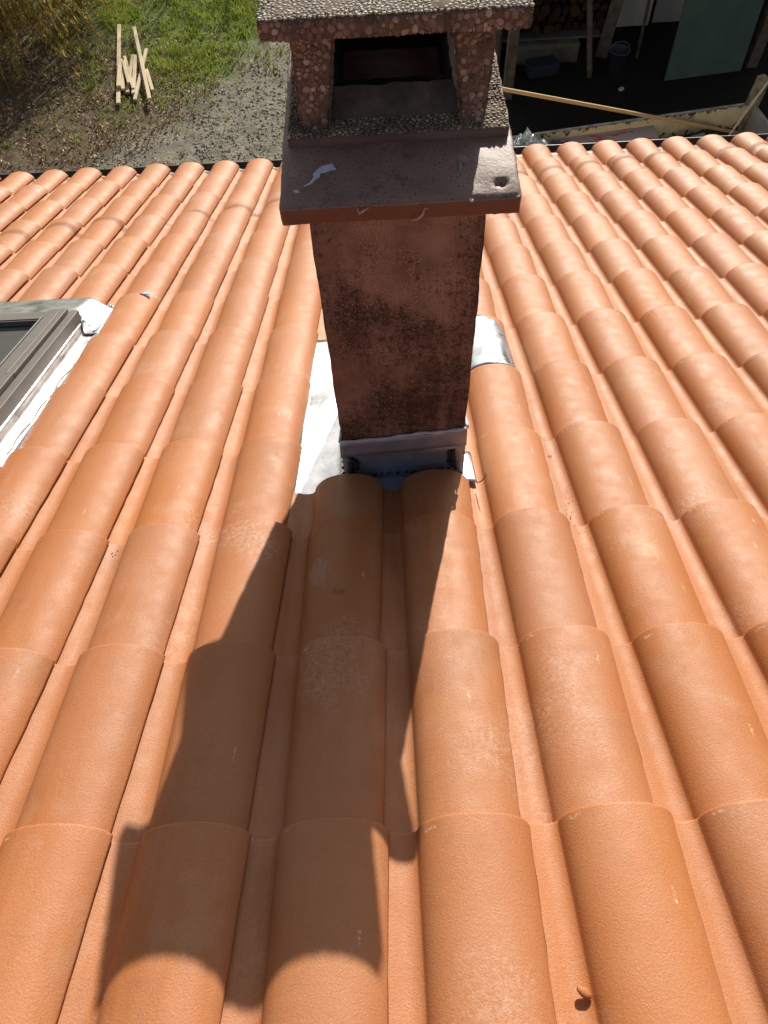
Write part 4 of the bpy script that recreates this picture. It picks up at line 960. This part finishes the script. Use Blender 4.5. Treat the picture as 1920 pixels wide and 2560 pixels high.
# pale panels, pipe, green door, bucket
M_pale = simple('stained_white', (0.82, 0.80, 0.68), (0.66, 0.63, 0.52), 3, 0.8)
o = link('white_panel', box_mesh((3.62, 6.92, GZ + 0.95), (0.52, 0.035, 1.85), Matrix.Rotation(R(-4), 3, 'X'), 0.008), M_pale); tag(o, 'stained white panel left of the dark pipe in the shed', 'panel')
o = link('grey_panel', box_mesh((4.26, 6.98, GZ + 0.95), (0.62, 0.035, 1.85), Matrix.Rotation(R(-4), 3, 'X'), 0.008), simple('pale_grey', (0.56, 0.53, 0.51), (0.44, 0.42, 0.40), 4)); tag(o, 'pale grey panel between the dark pipe and the green door', 'panel')
o = link('pipe', tube_mesh([(3.56, 6.05, GZ), (3.66, 6.45, GZ + 0.9), (3.73, 6.7, GZ + 1.9)], 0.022, 8), M_dkwood); tag(o, 'thin dark pole standing before the pale panels', 'pole')
dr = thing('green_door', 'mint green door leaning in the shed entrance', 'door', (4.35, 5.5, GZ))
A = Vector((3.80, 5.46, GZ + 0.02)); B = Vector((4.84, 5.60, GZ + 0.02)); up = Vector((0.03, 0.16, 1.0)).normalized(); ax = (B - A).normalized(); nn = ax.cross(up).normalized()
Md = Matrix((ax, nn, up)).transposed(); M_green = simple('mint_paint', (0.105, 0.155, 0.118), (0.085, 0.128, 0.098), 5, 0.7, bump=0.1)
wd = (B - A).length
part('leaf', box_mesh(A + ax * wd / 2 + up * 0.98, (wd, 0.035, 1.96), Md, 0.004), M_green, dr)
for zz in (0.03, 0.80):
    part('rail', box_mesh(A + ax * wd / 2 + up * (zz + 0.06) - nn * 0.022, (wd - 0.02, 0.012, 0.10), Md, 0.003), M_green, dr)
part('handle_hole', box_mesh(A + ax * 0.10 + up * 0.98 - nn * 0.020, (0.10, 0.02, 0.10), Md, 0.01, 2), M_soot, dr)
bm = bmesh.new(); V = []; F = []
for i, (r_, z_) in enumerate(((0.0, 0.0), (0.115, 0.0), (0.155, 0.30), (0.168, 0.30), (0.168, 0.315), (0.15, 0.315), (0.145, 0.30), (0.108, 0.012), (0, 0.012))):
    for k in range(20): V.append((r_ * math.cos(6.2832 * k / 20), r_ * math.sin(6.2832 * k / 20), z_))
for i in range(8):
    for k in range(20): F.append((i * 20 + k, i * 20 + (k + 1) % 20, (i + 1) * 20 + (k + 1) % 20, (i + 1) * 20 + k))
V = [(a * 0.85, b * 0.85, c * 0.85) for a, b, c in V]
bk = thing('bucket', 'grey plastic bucket on the dark shed floor', 'bucket', (3.22, 5.80, GZ))
link('tub', mesh(V, F, True), simple('grey_plastic', (0.055, 0.058, 0.075), (0.07, 0.074, 0.095), 9, 0.5), bk)
hp = [(0.136 * math.cos(a), 0.02, 0.255 + 0.10 * math.sin(a)) for a in np.linspace(0, math.pi, 14)]
link('handle', tube_mesh(hp, 0.004, 6), M_gutrim, bk)
o = link('tub_lid', box_mesh((2.20, 5.72, GZ + 0.14), (0.42, 0.25, 0.16), Matrix.Rotation(R(12), 3, 'Z'), 0.03, 2), simple('blue_grey', (0.022, 0.025, 0.036))); tag(o, 'dark blue grey crate before the low block wall', 'crate')
o = link('paper_scrap', box_mesh((3.20, 5.30, GZ + 0.03), (0.07, 0.05, 0.035), Matrix.Rotation(0.6, 3, 'Z'), 0.012, 2), M_seal); tag(o, 'tiny white scrap on the dark yard ground', 'litter')

# ------------------------------------------------------------------ trailer of debris below the gutter
M_cream = Mat('peeling_cream', 0.75, 0, 0.3); mc = M_cream; P = mc.pos; zz = mc.sep(P)[2]
cr = mc.mix(mc.ramp(mc.noise(P, 7, 4), (0.35, 0.0), (0.65, 1.0)), (0.74, 0.63, 0.40), (0.62, 0.51, 0.30))
pe = mc.math('ADD', mc.noise(P, 16, 5, 0.65), mc.math('MULTIPLY', mc.math('ABSOLUTE', mc.math('ADD', zz, 1.29)), 2.6))
cr = mc.mix(mc.ramp(pe, (0.74, 0.0), (0.78, 1.0)), cr, mc.mix(mc.noise(P, 60, 3), (0.055, 0.035, 0.025), (0.12, 0.075, 0.05)))
cr = mc.mix(mc.ramp(mc.noise(P, 45, 4), (0.64, 0.0), (0.70, 0.7)), cr, (0.16, 0.10, 0.06)); mc.color(cr); M_cream = mc.m
tr = thing('trailer', 'open trailer with peeling cream side board parked below the gutter', 'trailer', (2.4, 1.2, GZ))
tp = lambda n, me, mat: part(n, me, mat, tr)
TA, TB = Vector((1.05, 2.035, -1.20)), Vector((3.46, 2.385, -1.20)); tdir = (TB - TA).normalized(); tn = Vector((tdir.y, -tdir.x, 0))   # towards the house
Mt = Matrix((tdir, -tn, Vector((0, 0, 1)))).transposed(); tl = (TB - TA).length
tp('side_board', box_mesh((TA + TB) / 2 + Vector((0, 0, -0.24)), (tl, 0.03, 0.48), Mt, 0.004), M_cream)
tp('rim', box_mesh((TA + TB) / 2 + Vector((0, 0, 0.006)) , (tl, 0.034, 0.006), Mt, 0.002), simple('bare_rim', (0.30, 0.30, 0.29), (0.12, 0.09, 0.07), 12, 0.5, metal=0.3))
tp('floor', box_mesh((TA + TB) / 2 + tn * 0.85 + Vector((0, 0, -0.26)), (tl, 1.72, 0.04), Mt, 0.003), M_dkwood)
M_gry = simple('grey_board', (0.36, 0.34, 0.32), (0.28, 0.26, 0.24), 6, 0.8)
tp('end_board', box_mesh(TB + tn * 0.86 + tdir * 0.02 + Vector((0, 0, -0.24)), (0.035, 1.70, 0.50), Mt, 0.004), M_gry)
tp('side_board', box_mesh((TA + TB) / 2 + tn * 1.72 + Vector((0, 0, -0.28)), (tl, 0.03, 0.40), Mt, 0.004), M_cream)
tp('end_board', box_mesh(TA + tn * 0.86 + Vector((0, 0, -0.24)), (0.035, 1.70, 0.48), Mt, 0.004), M_gry)
tp('corner_post', beam_between(TB + Vector((-0.02, -0.02, -0.5)), TB + Vector((0.03, 0.0, 0.24)), 0.10, 0.08), simple('weathered_post', (0.36, 0.29, 0.19), (0.16, 0.12, 0.08), 14, 0.9))
for dx in (0.35, 0.65):
    for sd in (0.12, 1.58):
        c_ = TA + tdir * tl * dx + tn * sd; wv = []; wf = []
        for i, (r_, y_) in enumerate(((0.06, -0.05), (0.20, -0.08), (0.30, -0.08), (0.32, -0.04), (0.32, 0.04), (0.30, 0.08), (0.20, 0.08), (0.06, 0.05))):
            for k in range(20): wv.append(Vector((c_.x, c_.y, GZ + 0.32)) + Mt @ Vector((r_ * math.cos(6.2832 * k / 20), y_, r_ * math.sin(6.2832 * k / 20))))
        for i in range(7):
            for k in range(20): wf.append((i * 20 + k, i * 20 + (k + 1) % 20, (i + 1) * 20 + (k + 1) % 20, (i + 1) * 20 + k))
        tp('wheel', mesh(wv, wf, True), simple('tyre_rubber', (0.02, 0.02, 0.02)))
tp('chassis', box_mesh((TA + TB) / 2 + tn * 0.85 + Vector((0, 0, -0.66)), (tl * 0.95, 0.9, 0.26), Mt, 0.01), M_gutter)
# plank laid across the trailer side
pl0 = pix_to_z(1842, 331, -1.44); pl1 = pix_to_z(1150, 203, -0.50)
o = link('plank', beam_between(pl0, pl1, 0.055, 0.028, 0.35), Mat('new_plank', 0.7).m); mm = o.data.materials[0]; mm.node_tree.nodes['Principled BSDF'].inputs['Base Color'].default_value = (0.55, 0.36, 0.18, 1)
pm = Mat('plank_wood', 0.7, 0, 0.3); pm.color(pm.mix(pm.noise(pm.scale(pm.pos, (4, 60, 60)), 2, 4), (0.60, 0.40, 0.19), (0.50, 0.31, 0.14))); o.data.materials[0] = pm.m
tag(o, 'long narrow plank slanting over the trailer side in front of the shed', 'plank')
rp = [pix_to_z(1800, 372, -1.05), pix_to_z(1820, 343, -1.0), pix_to_z(1868, 276, -0.72), pix_to_z(1920, 206, -0.42), pix_to_z(1990, 112, 0.0)]
o = link('rope', tube_mesh(rp, 0.009, 8, jitter=0.15), simple('rope_fibre', (0.50, 0.47, 0.42), (0.36, 0.33, 0.29), 60, 0.9)); tag(o, 'pale rope rising to the right edge from behind the eave tiles', 'rope')
# debris in the trailer
def crumple(c, sx, sy, hz, n, seed):
    V = []; F = []
    for i in range(n + 1):
        for j in range(n + 1):
            a, b = i / n - .5, j / n - .5; q_ = Vector((a * 6, b * 6, seed))
            z = hz * (max(0, 1 - 3.8 * (a * a + b * b)) ** 0.5 * (0.75 + 0.5 * noise.noise(q_ * 0.7)) + 0.25 * abs(noise.noise(q_ * 1.9)) + 0.10 * abs(noise.noise(q_ * 4.3)))
            V.append((c[0] + a * sx + 0.03 * noise.noise(q_ * 2.2), c[1] + b * sy + 0.03 * noise.noise(q_ * 2.4 + Vector((5, 5, 5))), c[2] + z))
    for i in range(n):
        for j in range(n): F.append((i * (n + 1) + j, (i + 1) * (n + 1) + j, (i + 1) * (n + 1) + j + 1, i * (n + 1) + j + 1))
    return mesh(V, F)
cfoil = pix_to_z(1312, 352, -1.12)
mf = Mat('crumpled_plastic', 0.18, 0.0, 0.8); mf.color((0.55, 0.58, 0.60)); mf.b.inputs['Metallic'].default_value = 0.55
o = link('plastic_sheet', crumple((cfoil.x - 0.01, cfoil.y - 0.06, -1.34), 0.50, 0.46, 0.30, 60, 4.0), mf.m); tag(o, 'crumpled shiny clear plastic sheet beside the chimney at the eave', 'plastic')
ck = pix_to_z(1520, 354, -1.28)
mk = Mat('printed_card', 0.8, 0, 0.3); mkc = mk.mix(mk.ramp(mk.noise(mk.scale(mk.pos, (3, 14, 14)), 1.4, 3), (0.56, 0.0), (0.60, 0.8)), (0.42, 0.33, 0.31), (0.45, 0.06, 0.08)); mk.color(mkc)
o = link('cardboard_sheet', box_mesh((ck.x, ck.y, -1.30), (0.95, 0.36, 0.05), Mt @ Matrix.Rotation(R(6), 3, 'X'), 0.01), mk.m); tag(o, 'pinkish printed cardboard lying in the trailer behind the gutter', 'cardboard')
ck2 = pix_to_z(1690, 340, -1.28)
o = link('cardboard_box', box_mesh((ck2.x + 0.1, ck2.y - 0.15, -1.37), (0.45, 0.4, 0.07), Mt @ Matrix.Rotation(R(-9), 3, 'Y'), 0.012), simple('grey_card', (0.20, 0.16, 0.15), (0.26, 0.2, 0.19), 8)); tag(o, 'greyish flattened box at the right end of the trailer load', 'box')
o = link('debris_sack', crumple((1.62, 1.92, -1.42), 0.45, 0.4, 0.24, 24, 9.0), simple('dark_sack', (0.05, 0.05, 0.07), (0.12, 0.12, 0.16), 6, 0.5)); tag(o, 'dark sack slumped in the trailer next to the plastic sheet', 'sack')
